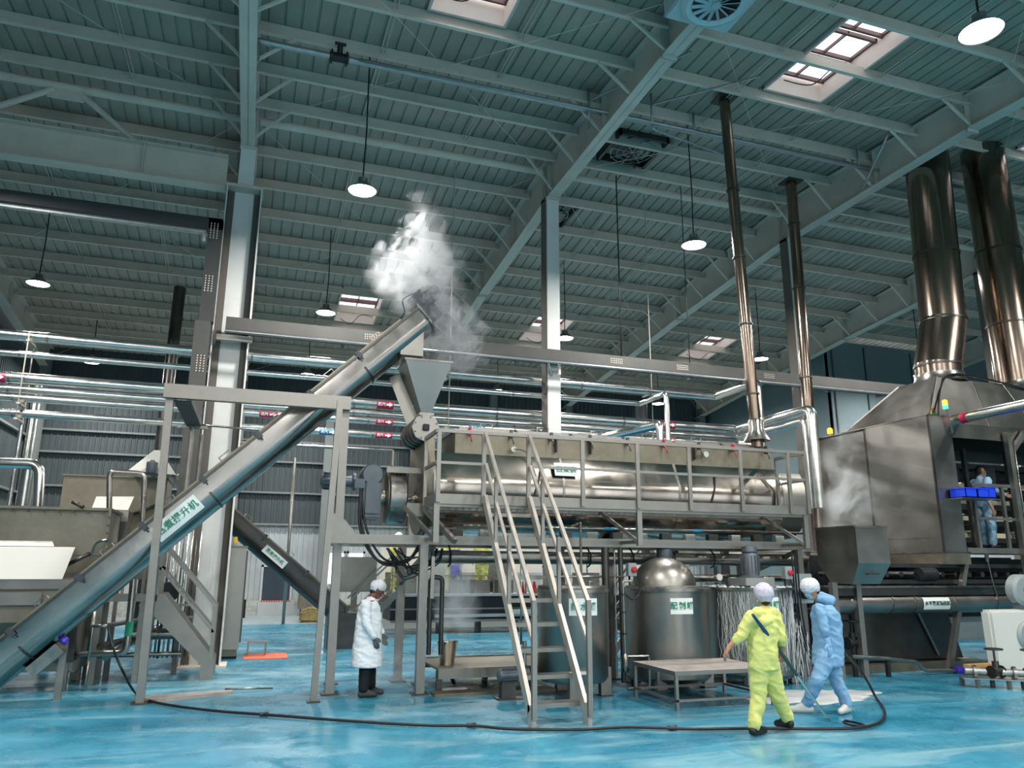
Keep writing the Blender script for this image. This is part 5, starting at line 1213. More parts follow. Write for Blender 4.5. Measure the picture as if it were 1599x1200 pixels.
# left stairs
ls = thing('tank_stairs', 'grey steel stairs with double handrail in front of the wide column', 'stairs', (-.9, 13.9, 0))
for y in (13.6, 14.3):
    MB().prism([(-1.38, y, 1.05), (-1.38, y, 1.32), (-1.2, y, 1.32), (-.36, y, .3), (-.36, y, 0), (-.56, y, 0), (-.56, y, .22)], (0, .03, 0)).build('stringer', FRAME, ls)
    Beam('handrail', FRAME, ls, (-1.3, y, 2.1), (-.42, y, 1.12), .045, .045); Beam('knee_rail', FRAME, ls, (-1.3, y, 1.72), (-.42, y, .72), .04, .04)
    Box('newel', FRAME, ls, (-.45, y-.02, .3), (-.4, y+.03, 1.14)); Box('newel', FRAME, ls, (-1.33, y-.02, 1.3), (-1.28, y+.03, 2.12))
for i in range(5): z = .25+i*.22; x = -.42-i*.19; Box('tread', FRAME, ls, (x-.18, 13.63, z-.02), (x, 14.3, z))
Box('landing', FRAME, ls, (-2.2, 13.6, 1.2), (-1.3, 14.33, 1.3))
for x in (-2.18, -1.9, -1.6, -1.35): Box('baluster', FRAME, ls, (x-.02, 14.28, 1.3), (x+.02, 14.33, 2.1))
for z in (1.72, 2.1): Box('landing_rail', FRAME, ls, (-2.2, 14.28, z-.02), (-1.3, 14.33, z+.02))
for x in (-2.1, -1.5): Box('post', FRAME, ls, (x-.04, 13.65, 0), (x+.04, 13.73, 1.2)); Box('post', FRAME, ls, (x-.04, 14.2, 0), (x+.04, 14.28, 1.2))
# clutter piping beneath
t = thing('floor_piping', 'pipes and valves running back on low stands beneath the long conveyor', 'piping', (-1.6, 15, 0))
for (x, y, z), (x2, y2, z2), r in (((-2.0, 13.5, .55), (-.9, 18.5, .55), .06), ((-2.2, 13.8, .8), (-1.0, 18.5, .8), .04), ((-2.4, 14.2, .35), (-.9, 14.2, .35), .035), ((-1.7, 14.4, .65), (-.8, 14.4, .65), .09), ((-1.9, 13.4, .4), (-1.3, 15.8, .75), .05)): Tube('pipe', STEEL, t, [(x, y, z), (x2, y2, z2)], r, 10)
for x, y in ((-1.95, 14), (-1.6, 15.5), (-1.2, 17), (-1.0, 14.4), (-2.3, 14.4)): Box('stand', DARKST, t, (x-.04, y-.04, 0), (x+.04, y+.04, .8))
pc = AY(196, 1000, 13.0); Tube('upright_drain', STEEL, t, elbow([(AY(208, 900, 13).x, 13, 1.9), (AY(204, 960, 13).x, 13, .75), (AY(198, 1010, 13).x, 13, .5), (-2.3, 13.2, .48)], .1), .05, 10)
Lathe('green_band', GREEN, t, [(.054, 0), (.054, .2)], (AY(203, 970, 13).x+.0, 13, .74), n=12)
vv = AY(145, 978, 12.9); Tube('tap_pipe', STEEL, t, [(vv.x, 12.9, .4), (vv.x, 12.9, vv.z+.2)], .018, 8); Tube('tap', STEEL, t, [(vv.x, 12.9, vv.z), (vv.x+.2, 12.85, vv.z)], .025, 8)
Tube('tap_stand', STEEL, t, [(vv.x, 12.9, 0), (vv.x, 12.9, .42)], .018, 8)
rr = random.Random(11)
t = thing('valve_manifold', 'cluster of small pipes, cables and valves behind the stair landing', 'piping', (-1.1, 15.0, 0))
for i in range(12):
    x = -1.6+.07*i; Tube('pipe', (STEEL, DARKST, CLAD)[i % 3], t, [(x, 15.0+.05*(i % 4), .2), (x+.02, 15.0, 2.2+.3*rr.random())], .012+.012*rr.random(), 6)
Box('purple_bracket', PURPLE, t, (-1.35, 14.9, .95), (-1.1, 14.95, 1.03)); Lathe('coil', BLACK, t, [(.16, 0), (.18, .03), (.16, .06)], (-1.25, 14.85, 1.3), (0, 1, 0), 20, )
Box('rail', STEEL, t, (-1.7, 14.95, 1.06), (-.8, 15.0, 1.1)); Box('rail', STEEL, t, (-1.7, 14.95, .86), (-.8, 15.0, .9))
# control cabinet
cc = thing('control_cabinet', 'tall grey steel control cabinet with a yellow beacon, right of the wide column', 'cabinet', (-.28, 16.8, 0))
Box('body', SATIN, cc, (-.6, 16.4, .18), (-.02, 17.3, 2.1)); Box('top_cap', DULL, cc, (-.62, 16.38, 2.1), (0, 17.32, 2.14)); Box('plinth', DULL, cc, (-.57, 16.45, .05), (-.05, 17.25, .18)); Box('side_door', DARKST, cc, (-.02, 16.45, .3), (.01, 17.25, 2.05)); Box('door_handle', BLACK, cc, (.01, 16.55, .75), (.05, 16.62, 1.1))
Box('foot', BLACK, cc, (-.57, 16.5, 0), (-.05, 17.2, .05)); Lathe('beacon', YELLOW, cc, [(.04, 0), (.04, .06), (.03, .12)], (-.25, 16.6, 2.2), n=12); Lathe('beacon_base', LGREY, cc, [(.045, 0), (.045, .06)], (-.25, 16.6, 2.14), n=12)
# second screw conveyor
SA2, SB2 = AY(535, 962, 18), AY(330, 785, 18)
t2_, A2, B2, ax2, yv2, n2, L2 = conveyor('screw_conveyor', 'shorter dark steel screw conveyor descending behind the portal with a small pale sign', SA2, SB2, .24, .18, 1.2, DARKST, DARKST, big=False)
c = AY(425, 874, 17.8); u = (c-A2).dot(ax2); c = A2+ax2*u
if ax2.x < 0: tx_ = -ax2
else: tx_ = ax2
m = MB(); m.obox(c-yv2*.25, ax2*.3, n2*.09, yv2*.004); s_ = m.build('sign', WHITE, t2_)
text('蒸煮提升机', .095, c-yv2*.258, tx_, n2 if n2.z > 0 else -n2, GREEN, s_)
Box('boot', DARKST, t2_, (A2.x-.35, 17.7, 0), (A2.x+.3, 18.3, .75)); Box('head_post', FRAME, t2_, (B2.x+.1, 17.95, 0), (B2.x+.2, 18.05, B2.z))
# stool and mat
so = AZ(400, 1024, 0); t = thing('stool', 'small low steel stool standing on the orange mat', 'stool', (so.x, so.y, 0)); Box('seat', SATIN, t, (so.x-.19, so.y-.12, .25), (so.x+.19, so.y+.14, .28))
for a in (-.17, .17):
    for b in (-.1, .12): Box('leg', FRAME, t, (so.x+a-.015, so.y+b-.015, .02), (so.x+a+.015, so.y+b+.015, .25))
ma, mb_ = AZ(380, 1030), AZ(450, 1029); tag(Box('floor_mat', ORANGE, None, (ma.x, ma.y-.1, 0), (mb_.x, ma.y+.85, .012)), 'orange rubber mat under the small stool', 'mat')
ba, bb_ = AZ(208, 1097), AZ(362, 1088)
cbm = MB(); cbm.prism([(ba.x, 11.75, .0), (ba.x+.3, 11.6, 0), (bb_.x, 12.0, 0), (bb_.x, 12.22, 0), (ba.x+.2, 12.0, 0)], (0, 0, .045)); t = thing('floor_board', 'flat brownish board lying on the floor beside the left post', 'board', (0, 11.9, 0)); cbm.build('board', WOODP, t); Tube('rod', STEEL, t, [(bb_.x-.1, 12.15, .06), (bb_.x+.55, 12.25, .03)], .015, 6)
# hose on the floor
def hose_pts():
    px_ = [(168, 985), (176, 1010), (190, 1045), (212, 1083), (245, 1098), (330, 1110), (420, 1117), (540, 1126), (660, 1133), (740, 1134), (800, 1139), (900, 1140), (980, 1136), (1080, 1139), (1180, 1138), (1290, 1139), (1350, 1136), (1378, 1125), (1380, 1108), (1368, 1090), (1345, 1050), (1310, 1012)]
    out = []
    for i, q_ in enumerate(px_):
        if i == 0: out.append(V(vv.x+.2, 12.85, vv.z))
        elif i < 3: out.append(AY(*q_, 12.6-.3*i))
        elif i >= 20: out.append(AY(*q_, 8.9+.15*(i-20)))
        else: out.append(AZ(*q_, .03))
    return out
hs = thing('water_hose', 'long dark hose running across the floor from the left tap to the right', 'hose', (4, 8.6, 0)); Tube('hose', BLACK, hs, smooth_path(hose_pts(), 8), .017, 8)
lp_ = [AZ(*q_, .03) for q_ in ((1320, 1126), (1340, 1130), (1350, 1134), (1335, 1134), (1318, 1129), (1320, 1126))]; Tube('hose_loop', BLACK, hs, smooth_path(lp_, 6), .014, 6)
for q_ in ((412, 1116), (736, 1133), (1050, 1137)): p = AZ(*q_, .03); Tube('coupling', DGREYM, hs, [(p.x-.05, p.y, .03), (p.x+.05, p.y, .03)], .026, 8)
# white rags on the floor, foam puddle
FO = bpy.data.materials['white foam water']
def blob(name, label, cat, cx, cyy, rx, ry, h, m_, seed=1):
    m = MB(); rr = random.Random(seed); n_ = 72; rings = [(1, 0), (.96, h*.7), (.7, h), (.001, h)]; vs = []; fs = []; wob = [1+.55*noise.noise(V(math.cos(2*PI*k/n_)*2.6+seed, math.sin(2*PI*k/n_)*2.6, seed)) for k in range(n_)]
    for f, z in rings:
        for k in range(n_): a = 2*PI*k/n_; vs.append((cx+rx*f*wob[k]*math.cos(a), cyy+ry*f*wob[k]*math.sin(a), z+.001))
    for i in range(3):
        for k in range(n_): fs.append((i*n_+k, i*n_+(k+1) % n_, (i+1)*n_+(k+1) % n_, (i+1)*n_+k))
    m.add(vs, fs, True); return m.build(name, m_, None, label, cat)
p = AZ(1265, 1088); blob('foam_puddle', 'white foamy puddle under the foaming tank and the person in blue', 'puddle', p.x+.1, p.y, .95, .5, .012, FO, 3)
for q_, rx_, ry_, sd_, w_l in (((1330, 1092), .22, .1, 8, 'small foam patch on the floor right of the person in blue'), ((1205, 1085), .2, .12, 9, 'small foam patch on the floor behind the legs of the person in yellow')):
    p = AZ(*q_); blob('foam_patch', w_l, 'puddle', p.x, p.y, rx_, ry_, .008, FO, sd_)
p = AZ(706, 1078); blob('wet_cloth', 'crumpled whitish cloth on the floor in front of the skid', 'cloth', p.x, p.y, .22, .1, .04, WHITEP, 5)
p = AZ(1220, 1075)
w_ = MB(); rr = random.Random(9)
for i in range(44):
    x = 8.0+rr.random()*.42; y = 10.3+rr.random()*.25; z = .95*rr.random()**.6+.1; ln_ = .12+.35*rr.random(); pts_ = [V(x+.012*math.sin(k*1.7+i), y, max(.01, z-ln_*k/4)) for k in range(5)]; w_.tube(pts_, [.002, .003+.004*rr.random(), .005, .004+.003*rr.random(), .002], 5)
w_.build('water_spill', FO, None, 'falling white foamy water between the two workers in coveralls', 'water', None, 'stuff')

# ================================================================ BACKGROUND LINE
BLK = mat('black painted machine', '1a1d22', .4, 0, .1, 2); 
bl = thing('background_line', 'long black processing line with pale deck far behind the cooker legs', 'conveyor', (8, 21, 0))
bx0 = AY(610, 940, 21).x
Box('body', BLK, bl, (bx0, 21, .35), (13.5, 22.2, .95)); Box('deck', LWALL, bl, (bx0-.3, 20.9, .97), (13.5, 22.6, 1.03)); Box('stripe', SATIN, bl, (bx0, 20.97, .62), (13.5, 21, .66)); Box('stripe', SATIN, bl, (bx0, 20.9, .3), (13.5, 20.96, .36)); Box('shelf', LWALL, bl, (bx0+1.2, 20.92, .42), (8.5, 20.97, .5))
for i in range(9): Box('leg', BLK, bl, (bx0+.2+i*1.1, 21.1, 0), (bx0+.35+i*1.1, 21.25, .35))
for i in range(10): x = bx0+i*.95; Box('guard_panel', LWALL if i % 3 else SATIN, bl, (x, 22.0, 1.04), (x+.9, 22.05, 1.95 if i % 2 else 1.6))
for z in (1.5, 2.0): Box('rail', STEEL, bl, (bx0, 20.95, z), (13.5, 20.98, z+.03))
for i in range(11): Box('rail_post', STEEL, bl, (bx0+i*.95, 20.95, 1.03), (bx0+i*.95+.03, 20.98, 2.0))
Box('white_wall', WHITEP, bl, (bx0, 23.0, 0), (14, 23.1, 2.3)); 
for i in range(5): Box('box', SATIN, bl, (bx0+.3+i*.7, 21.3, 1.03), (bx0+.75+i*.7, 21.8, 1.4))
bs_ = thing('background_steps', 'steel steps with handrails at the left end of the black line', 'stairs', (3.2, 20.5, 0))
for y in (20.0, 20.8):
    Beam('stringer', FRAME, bs_, (2.6, y, .05), (3.7, y, 1.1), .05, .15); Beam('handrail', FRAME, bs_, (2.55, y, .95), (3.7, y, 2.05), .04, .04); Beam('knee_rail', FRAME, bs_, (2.55, y, .5), (3.7, y, 1.6), .03, .03)
for i in range(6): Box('tread', FRAME, bs_, (2.65+i*.18, 20.02, .1+i*.18), (2.85+i*.18, 20.8, .12+i*.18))
Box('hopper', SATIN, bs_, (2.3, 20.95, 1.1), (3.3, 21.8, 2.0)); Box('hopper_leg', FRAME, bs_, (2.7, 21.2, 0), (2.85, 21.35, 1.1))
for i, (px_, py_, s_, mm_) in enumerate(((482, 972, .34, OCHRE), (548, 970, .42, OCHRE))):
    p = AZ(px_, py_); m = MB(); m.prism([(p.x-s_, p.y-.2, 0), (p.x+s_, p.y-.25, 0), (p.x+s_*.9, p.y-.2, s_*1.1), (p.x, p.y-.22, s_*1.35), (p.x-s_*.85, p.y-.2, s_*1.0)], (.05, .5, .02)); m.build('sack', mm_, None, bev=.06, label= ('ochre sack pile left of the portal posts', 'brown sack heap behind the portal posts')[i], cat='sack')
# doors and windows in the back wall
def backdoor(nm, x0, x1, z0, z1, m_, fr=LWALL):
    t = thing(nm, None, None, ((x0+x1)/2, YB-.1, z0), kind='structure'); Box('leaf', m_, t, (x0, YB-.1, z0), (x1, YB-.06, z1))
    for a, b in (((x0-.08, z0), (x0, z1+.08)), ((x1, z0), (x1+.08, z1+.08)), ((x0-.08, z1), (x1+.08, z1+.08))): Box('door_frame' if m_ != DAYL else 'window_frame', fr, t, (a[0], YB-.14, a[1]), (b[0], YB-.04, b[1]))
    return t
DAYL = emit('daylit pane', 'eef6ff', 1.6)
d_ = backdoor('door_1', .62, 1.62, .5, 1.72, mat('dark blue door', '2a3744', .5)); Box('door_handle', STEEL, d_, (1.45, YB-.13, 1.0), (1.52, YB-.1, 1.05))
hz = MB()
for i in range(12): hz.box((.6+i*.09, YB-.52, .46), (.645+i*.09, YB-.5, .52))
hz.build('hazard_stripe', RED, d_, kind='stuff')
w1_ = backdoor('window_7', 2.75, 3.55, 1.1, 2.25, DAYL); w2_ = backdoor('window_8', 3.75, 4.3, 1.1, 2.25, DAYL)
backdoor('window_9', 5.7, 6.3, .8, 2.3, emit('green foliage daylight', 'b9d28c', 1.2)); backdoor('window_10', 11.2, 12.6, .9, 2.3, DAYL)
Box('dock_leveller', LWALL, None, (.5, YB-.55, 0), (1.8, YB-.48, .46), kind='structure')
bpy.data.objects['dock_leveller'].name = 'trim_2'
t = thing('waste_bin', 'grey steel bin beside the dark back door', 'bin', (2.3, 30, 0)); Box('body', DULL, t, (1.9, 29.6, .25), (2.6, 30.1, .9)); Box('lid', DARKST, t, (1.87, 29.58, .9), (2.63, 30.12, .95))
for x in (1.95, 2.5): Box('leg', DARKST, t, (x, 29.65, 0), (x+.05, 29.7, .25))
for i, px_ in enumerate((828, 848)):
    p = AY(px_, 935, 20.4); t = thing('safety_cone', ('red cone shape on the background deck, left', 'red cone shape on the background deck, right')[i], 'cone', (p.x, 20.95, 1.03)); Lathe('cone', RED, t, [(.14, 0), (.14, .02), (.09, .03), (.03, .33)], (p.x, 21.1, 1.03), n=14)
Box('white_pipe_stand', WHITEP, bl, (6.9, 20.6, .5), (7.9, 20.7, .62))
t = thing('tall_pole', 'thin grey pole standing between the second conveyor and the back door', 'post', (1.0, 24, 0)); p = AZ(442, 975); Tube('pole', FRAME, t, [(p.x, p.y, 0), (p.x, p.y, 5.2)], .05, 8)
# ================================================================ PEOPLE
DG = None
def fuse(name, m_, parent, prims, vox=.011, it=4, wr=0, seed=0, cut=None):
    """closed primitives melted into one continuous surface"""
    mb = MB()
    for p in prims:
        if p[0] == 'c':
            _, a, b, ra, rb = p; a, b = Vector(a), Vector(b)
            mb.tube([a, a.lerp(b, .5), b], [ra, (ra+rb)/2, rb], 12); mb.ball(a, ra, 12); mb.ball(b, rb, 12)
        elif p[0] == 'e': mb.ball(p[1], 1, 16, p[2])
        elif p[0] == 'l':
            rings = p[1]; n = 20; vs = []; fs = []
            for c, u, v_ in rings:
                for k in range(n):
                    a = 2*PI*k/n; ca, sa = math.cos(a), math.sin(a); q = 1/((abs(ca)**2.4+abs(sa)**2.4)**(1/2.4)); vs.append(Vector(c)+Vector(u)*ca*q+Vector(v_)*sa*q)
            for i in range(len(rings)-1):
                for k in range(n): fs.append((i*n+k, i*n+(k+1) % n, (i+1)*n+(k+1) % n, (i+1)*n+k))
            fs.append(tuple(range(n))[::-1]); fs.append(tuple((len(rings)-1)*n+k for k in range(n))); mb.add(vs, fs, True)
    me = bpy.data.meshes.new('tmp'); me.from_pydata(mb.v, [], mb.f)
    bm = bmesh.new(); bm.from_mesh(me); bmesh.ops.recalc_face_normals(bm, faces=bm.faces); bm.to_mesh(me); bm.free()
    o = bpy.data.objects.new('tmp', me); COL.objects.link(o)
    r = o.modifiers.new('r', 'REMESH'); r.mode = 'VOXEL'; r.voxel_size = vox; r.use_smooth_shade = True
    s = o.modifiers.new('s', 'SMOOTH'); s.factor = .6; s.iterations = it
    bpy.context.view_layer.update()
    me2 = bpy.data.meshes.new_from_object(o.evaluated_get(bpy.context.evaluated_depsgraph_get()))
    bpy.data.objects.remove(o)
    if wr:
        ns = [v_.normal.copy() for v_ in me2.vertices]
        for v_, nn in zip(me2.vertices, ns):
            q = v_.co; f = noise.noise(V(q.x*5+seed, q.y*5, q.z*9+q.x*5))+.4*noise.noise(V(q.x*11+q.z*6, q.y*11+seed, q.z*20))
            f = 1.7*(.3-abs(f)**.8); v_.co += nn*f*wr
    org = worg(parent)
    for v_ in me2.vertices: v_.co -= org
    me2.name = name; me2.materials.clear(); me2.materials.append(m_)
    for p in me2.polygons: p.use_smooth = True
    ob = bpy.data.objects.new(name, me2); COL.objects.link(ob); ob.parent = parent; WO[ob.name] = org; return ob
def hand(w_, d, side, pn, curl=.35, s=1.0, fat=0):
    """w_ wrist, d finger direction, side thumb side, pn palm normal; palm, four unequal fingers and a thumb"""
    w_, d, side, pn = Vector(w_), Vector(d).normalized(), Vector(side).normalized(), Vector(pn).normalized(); P = []
    k = w_+d*.085*s
    P += [('c', w_, w_+d*.03*s, .025*s+fat, .027*s+fat)]
    for i, off in enumerate((.028, .010, -.009, -.026)):
        kn = k+side*off*s; P.append(('c', w_+d*.02*s+side*off*.6*s, kn, .014*s+fat, .0115*s+fat))
        ln = (.040, .046, .043, .034)[i]*s; d1 = (d*math.cos(curl)+pn*math.sin(curl)).normalized(); a = kn+d1*ln; d2 = (d*math.cos(curl*2.2)+pn*math.sin(curl*2.2)).normalized(); b = a+d2*ln*.62; d3 = (d*math.cos(curl*3)+pn*math.sin(curl*3)).normalized(); c = b+d3*ln*.45
        P += [('c', kn, a, .0105*s+fat, .0098*s+fat), ('c', a, b, .0098*s+fat, .009*s+fat), ('c', b, c, .009*s+fat, .0075*s+fat)]
    t0 = w_+d*.025*s+side*.022*s; t1 = t0+(d*.6+side*.7+pn*.25).normalized()*.042*s; t2 = t1+(d*.9+side*.25+pn*.3).normalized()*.034*s
    P += [('c', t0, t1, .0135*s+fat, .0115*s+fat), ('c', t1, t2, .0115*s+fat, .009*s+fat)]
    return P
SKIN = mat('skin', 'c08a6c', .5, 0, .05, 12); SKIND = mat('tanned skin', '7d4d3a', .5, 0, .05, 12)
CAPM = mat('white mesh hair cap', 'e2e0e4', .8, 0, .1, 40, 0, .5, 60); CAPL = mat('lilac grey hair cap', 'cbc3cf', .8, 0, .1, 40, 0, .5, 60)
HAIR = mat('black hair', '1c1715', .6); YEL = mat('yellow green coverall cloth', 'dfdd80', .75, 0, .06, 5, 0, .25, 25); BLU = mat('sky blue coverall cloth', '84aecf', .7, 0, .06, 5, 0, .25, 25)
COAT = mat('white lab coat cloth', 'eceef0', .75, 0, .03, 5, 0, .25, 20); TROU = mat('black trousers', '101216', .8); GLOVE = mat('grey knitted glove', '5d625f', .8, 0, .1, 30); LBLUE = mat('pale blue work suit', '9cc0d8', .75, 0, .05, 5, 0, .25, 22)
MASKM = mat('blue face mask', '8fb6cf', .8); SHOEW = mat('off white trainers', 'cfcac4', .6); SHOEB = mat('black rubber shoes', '131415', .45); EYE_ = mat('dark eyes', '1a1210', .3); BGLOV = mat('light blue glove', '9cc4ea', .5)
def limb(j, names, radii, add=0):
    pts = [j[n_] for n_ in names]; return [('c', pts[i], pts[i+1], radii[i]+add, radii[i+1]+add) for i in range(len(pts)-1)]
def head_prims(h, f, r, s=1.0):
    """h centre of skull, f facing, r person's right"""
    up = r.cross(f)*-1 if r.cross(f).z < 0 else r.cross(f); up = up.normalized()
    E = lambda c, a: ('e', c, a)
    P = [('c', h+up*.03*s-f*.015*s, h-up*.0*s+f*.005*s, .088*s, .086*s), ('c', h+f*.02*s-up*.03*s, h+f*.035*s-up*.085*s, .066*s, .042*s), ('c', h+f*.085*s+up*.005*s, h+f*.105*s-up*.028*s, .009*s, .015*s)]
    P += [('c', h+f*.07*s+up*.028*s+r*.03*s, h+f*.07*s+up*.028*s-r*.03*s, .018*s, .018*s), ('c', h+f*.078*s-up*.062*s+r*.015*s, h+f*.078*s-up*.062*s-r*.015*s, .012*s, .012*s)]
    for k in (-1, 1): P += [('c', h+r*k*.082*s+up*.012*s-f*.012*s, h+r*k*.08*s-up*.03*s-f*.004*s, .014*s, .011*s)]
    return P, up
def person(label, base, j, f, r, suit, suitname, skin=SKIN, cap=CAPM, shoe=SHOEB, mask=False, hairback=True, coat=None, glove=None, sleeve='wrist', trunk=None, wr=.010, vox=.012, group=None, hcap=None, hf=None, hd={}, S=1.0):
    t = thing('person', label, 'person', tuple(base), group); hf = hf or f; hr = hf.cross(V(0, 0, 1)).normalized()
    hp, up = head_prims(j['head'], hf, hr, S)
    body = hp+[('c', j['neck'], j['head']-up*.03, .056, .055), ('c', j['neck']-V(0, 0, .1), j['neck'], .09, .056)]
    body += [('l', [(c, Vector(u)*.86, Vector(v_)*.86) for c, u, v_ in trunk])]
    for s in 'lr':
        body += limb(j, ['sh_'+s, 'el_'+s, 'wr_'+s], [.05, .038, .026])
        body += limb(j, ['hip_'+s, 'kn_'+s, 'an_'+s], [.08, .052, .036])
        a = j['an_'+s]; body += [('c', a, j['toe_'+s]+V(0, 0, .0), .036, .026)]
        d, sd, pn, cu = hd[s]; body += hand(j['wr_'+s], d, sd, pn, cu)
    fuse('body', skin, t, body, .0075, 2)
    # clothing shell
    cl = [('l', trunk)]+[('c', j['neck']-V(0, 0, .09), j['neck']-V(0, 0, .015), .1, .07)]
    for s in 'lr':
        cl += limb(j, ['sh_'+s, 'el_'+s], [.078, .062])
        wf = .92 if sleeve == 'wrist' else .38
        e = j['el_'+s].lerp(j['wr_'+s], wf if not isinstance(sleeve, dict) else sleeve[s]); cl += [('c', j['el_'+s], e, .062, .052)]
        if coat is None:
            cl += [('c', j['hip_'+s], j['kn_'+s], .112, .088), ('c', j['kn_'+s], j['an_'+s]+V(0, 0, .02), .088, .07)]
    fuse(suitname, suit, t, cl, vox, 3, wr, seed=len(label))
    if coat is not None:
        pts = []
        for s in 'lr': pts += [('c', j['hip_'+s], j['kn_'+s], .1, .085), ('c', j['kn_'+s], j['an_'+s]+V(0, 0, .03), .085, .075)]
        fuse('trousers', coat, t, pts, .012, 3, .005)
    for s in 'lr':
        a, to = j['an_'+s], j['toe_'+s]; d = (to-a); d.z = 0; d.normalize(); hz_ = min(a.z-.07, to.z-.0); heel = a-d*.035-V(0, 0, .045)
        fuse('shoe', shoe, t, [('c', heel, to, .046, .04), ('c', a-V(0, 0, .005), a.lerp(to, .6), .05, .036), ('c', heel+V(0, 0, -.0), to+d*.015-V(0, 0, .004), .044, .036)], .009, 3)
        if glove:
            gs = glove if isinstance(glove, str) else 'lr'
            if s in gs: dd, sd, pn, cu = hd[s]; back = (j['el_'+s]-j['wr_'+s]).normalized(); fuse('glove', GLOVE if suit == COAT else BGLOV, t, hand(j['wr_'+s], dd, sd, pn, cu, 1.02, .003)+[('c', j['wr_'+s], j['wr_'+s]+back*.05, .032, .034)], .0065, 2)
    h = j['head']
    if hairback: fuse('hair', HAIR, t, [('c', h-hf*.03-up*.0, h-hf*.045-up*.045, .082, .058), ('c', h+up*.045+hf*.01, h-hf*.03+up*.03, .083, .085)], .009, 2)
    if cap is not None: 
        rc = .104*(hcap or 1); fuse('hair_cap', cap, t, [('c', h+up*.052+hf*.01, h+up*.03-hf*.035, rc, rc), ('c', h+up*.01-hf*.03, h-hf*.045-up*.01, rc*.86, rc*.74)], .009, 3, .006, 3)
    if mask: fuse('face_mask', MASKM, t, [('c', h+hf*.062-up*.03, h+hf*.06-up*.065, .05, .042)], .008, 2)
    for k in (-1, 1):
        MB().ball(h+hf*.082+hr*k*.03+up*.012, .011, 10).build('eye', EYE_, t)
    return t
def stand_joints(b, f, h=1.0):
    r = f.cross(V(0, 0, 1)).normalized(); z = V(0, 0, 1); J = {}
    J['head'] = b+z*1.56*h+f*.03; J['neck'] = b+z*1.44*h
    for s, k in (('l', -1), ('r', 1)):
        J['sh_'+s] = b+r*k*.18+z*1.36*h; J['el_'+s] = b+r*k*.24+z*1.08*h; J['wr_'+s] = b+r*k*.2+z*.9*h+f*.18
        J['hip_'+s] = b+r*k*.09+z*.88*h; J['kn_'+s] = b+r*k*.1+z*.47*h+f*.02; J['an_'+s] = b+r*k*.1+z*.09; J['toe_'+s] = b+r*k*.12+z*.045+f*.15
    T = [(b+z*.84*h, r*.15, f*.12), (b+z*1.0*h, r*.16, f*.13), (b+z*1.15*h, r*.16, f*.125), (b+z*1.3*h, r*.19, f*.12), (b+z*1.4*h, r*.14, f*.085)]
    return J, T, r
Z = V(0, 0, 1)
# --- person in the white coat
Yc = 11.3
def PJ(px_, py_, dy=0, Y0=None): return AY(px_, py_, (Y0 if Y0 is not None else Yc)+dy)
f = V(.97, -.1, 0).normalized(); r = f.cross(Z).normalized()
g0 = AZ(573, 1088)
J = {'head': PJ(590, 921), 'neck': PJ(579, 935), 'sh_r': PJ(571, 944, -.17), 'el_r': PJ(573, 975, -.22), 'wr_r': PJ(585, 995, -.24), 'sh_l': PJ(577, 944, .17), 'el_l': PJ(588, 972, .22), 'wr_l': PJ(596, 990, .1),
     'hip_r': PJ(572, 1010, -.07), 'kn_r': PJ(570, 1048, -.07), 'an_r': V(PJ(566, 1080).x, 11.22, .09), 'toe_r': V(PJ(575, 1080).x+.06, 11.2, .042), 'hip_l': PJ(576, 1010, .09), 'kn_l': PJ(578, 1046, .09), 'an_l': V(PJ(580, 1080).x, 11.42, .09), 'toe_l': V(PJ(592, 1080).x+.04, 11.4, .042)}
def ring(px_, py_, hw, dp, Y0): return (AY(px_, py_, Y0), f*hw, r*dp)
tr = [ring(573, 1041, .225, .23, Yc), ring(573.5, 1015, .205, .215, Yc), ring(574.5, 990, .19, .20, Yc), ring(576, 968, .18, .2, Yc), ring(577, 948, .15, .2, Yc), ring(578, 938, .09, .13, Yc)]
dn = V(.35, 0, -1).normalized()
person('person in a long white coat and grey gloves looking down by the posts', (g0.x, 11.3, 0), J, f, r, COAT, 'lab_coat', SKIND, CAPM, mat('dark grey trainers', '3a3f3c', .7), coat=TROU, glove='lr', trunk=tr, hcap=.92, hf=V(.9, -.1, -.35).normalized(),
       hd={'r': (V(.3, 0, -1), V(.9, -.3, .2), V(0, 1, 0), .3), 'l': (V(.4, 0, -1), V(.9, .3, .2), V(0, -1, 0), .3)}, wr=.012)
# --- person in yellow, seen from behind, walking right/away
Y0 = 7.5; PY = lambda a, b, d=0: AY(a, b, Y0+d)
f = V(.15, 1, 0).normalized(); r = f.cross(Z).normalized()
J = {'head': PY(1193, 932), 'neck': PY(1194, 951), 'sh_l': PY(1173, 965, -.03), 'el_l': PY(1156, 994, 0), 'wr_l': PY(1139, 1010, .05), 'sh_r': PY(1211, 964, 0), 'el_r': PY(1220, 996, -.05), 'wr_r': PY(1221, 1018, .05),
     'hip_l': PY(1184, 1040), 'kn_l': PY(1185, 1086, .03), 'an_l': V(PY(1178, 1135).x, 7.5, .1), 'toe_l': V(PY(1194, 1140).x+.03, 7.56, .045), 'hip_r': PY(1201, 1038, .02), 'kn_r': PY(1214, 1087, .06), 'an_r': PY(1230, 1128, .12)+V(0, 0, .03), 'toe_r': V(PY(1234, 1135).x+.05, 7.78, .055)}
def ring(px_, py_, hw, dp): return (PY(px_, py_), r*hw, f*dp)
tr = [ring(1193, 1046, .155, .13), ring(1191, 1026, .165, .14), ring(1190, 1005, .16, .14), ring(1191, 985, .17, .14), ring(1192, 967, .185, .13), ring(1194, 955, .12, .09)]
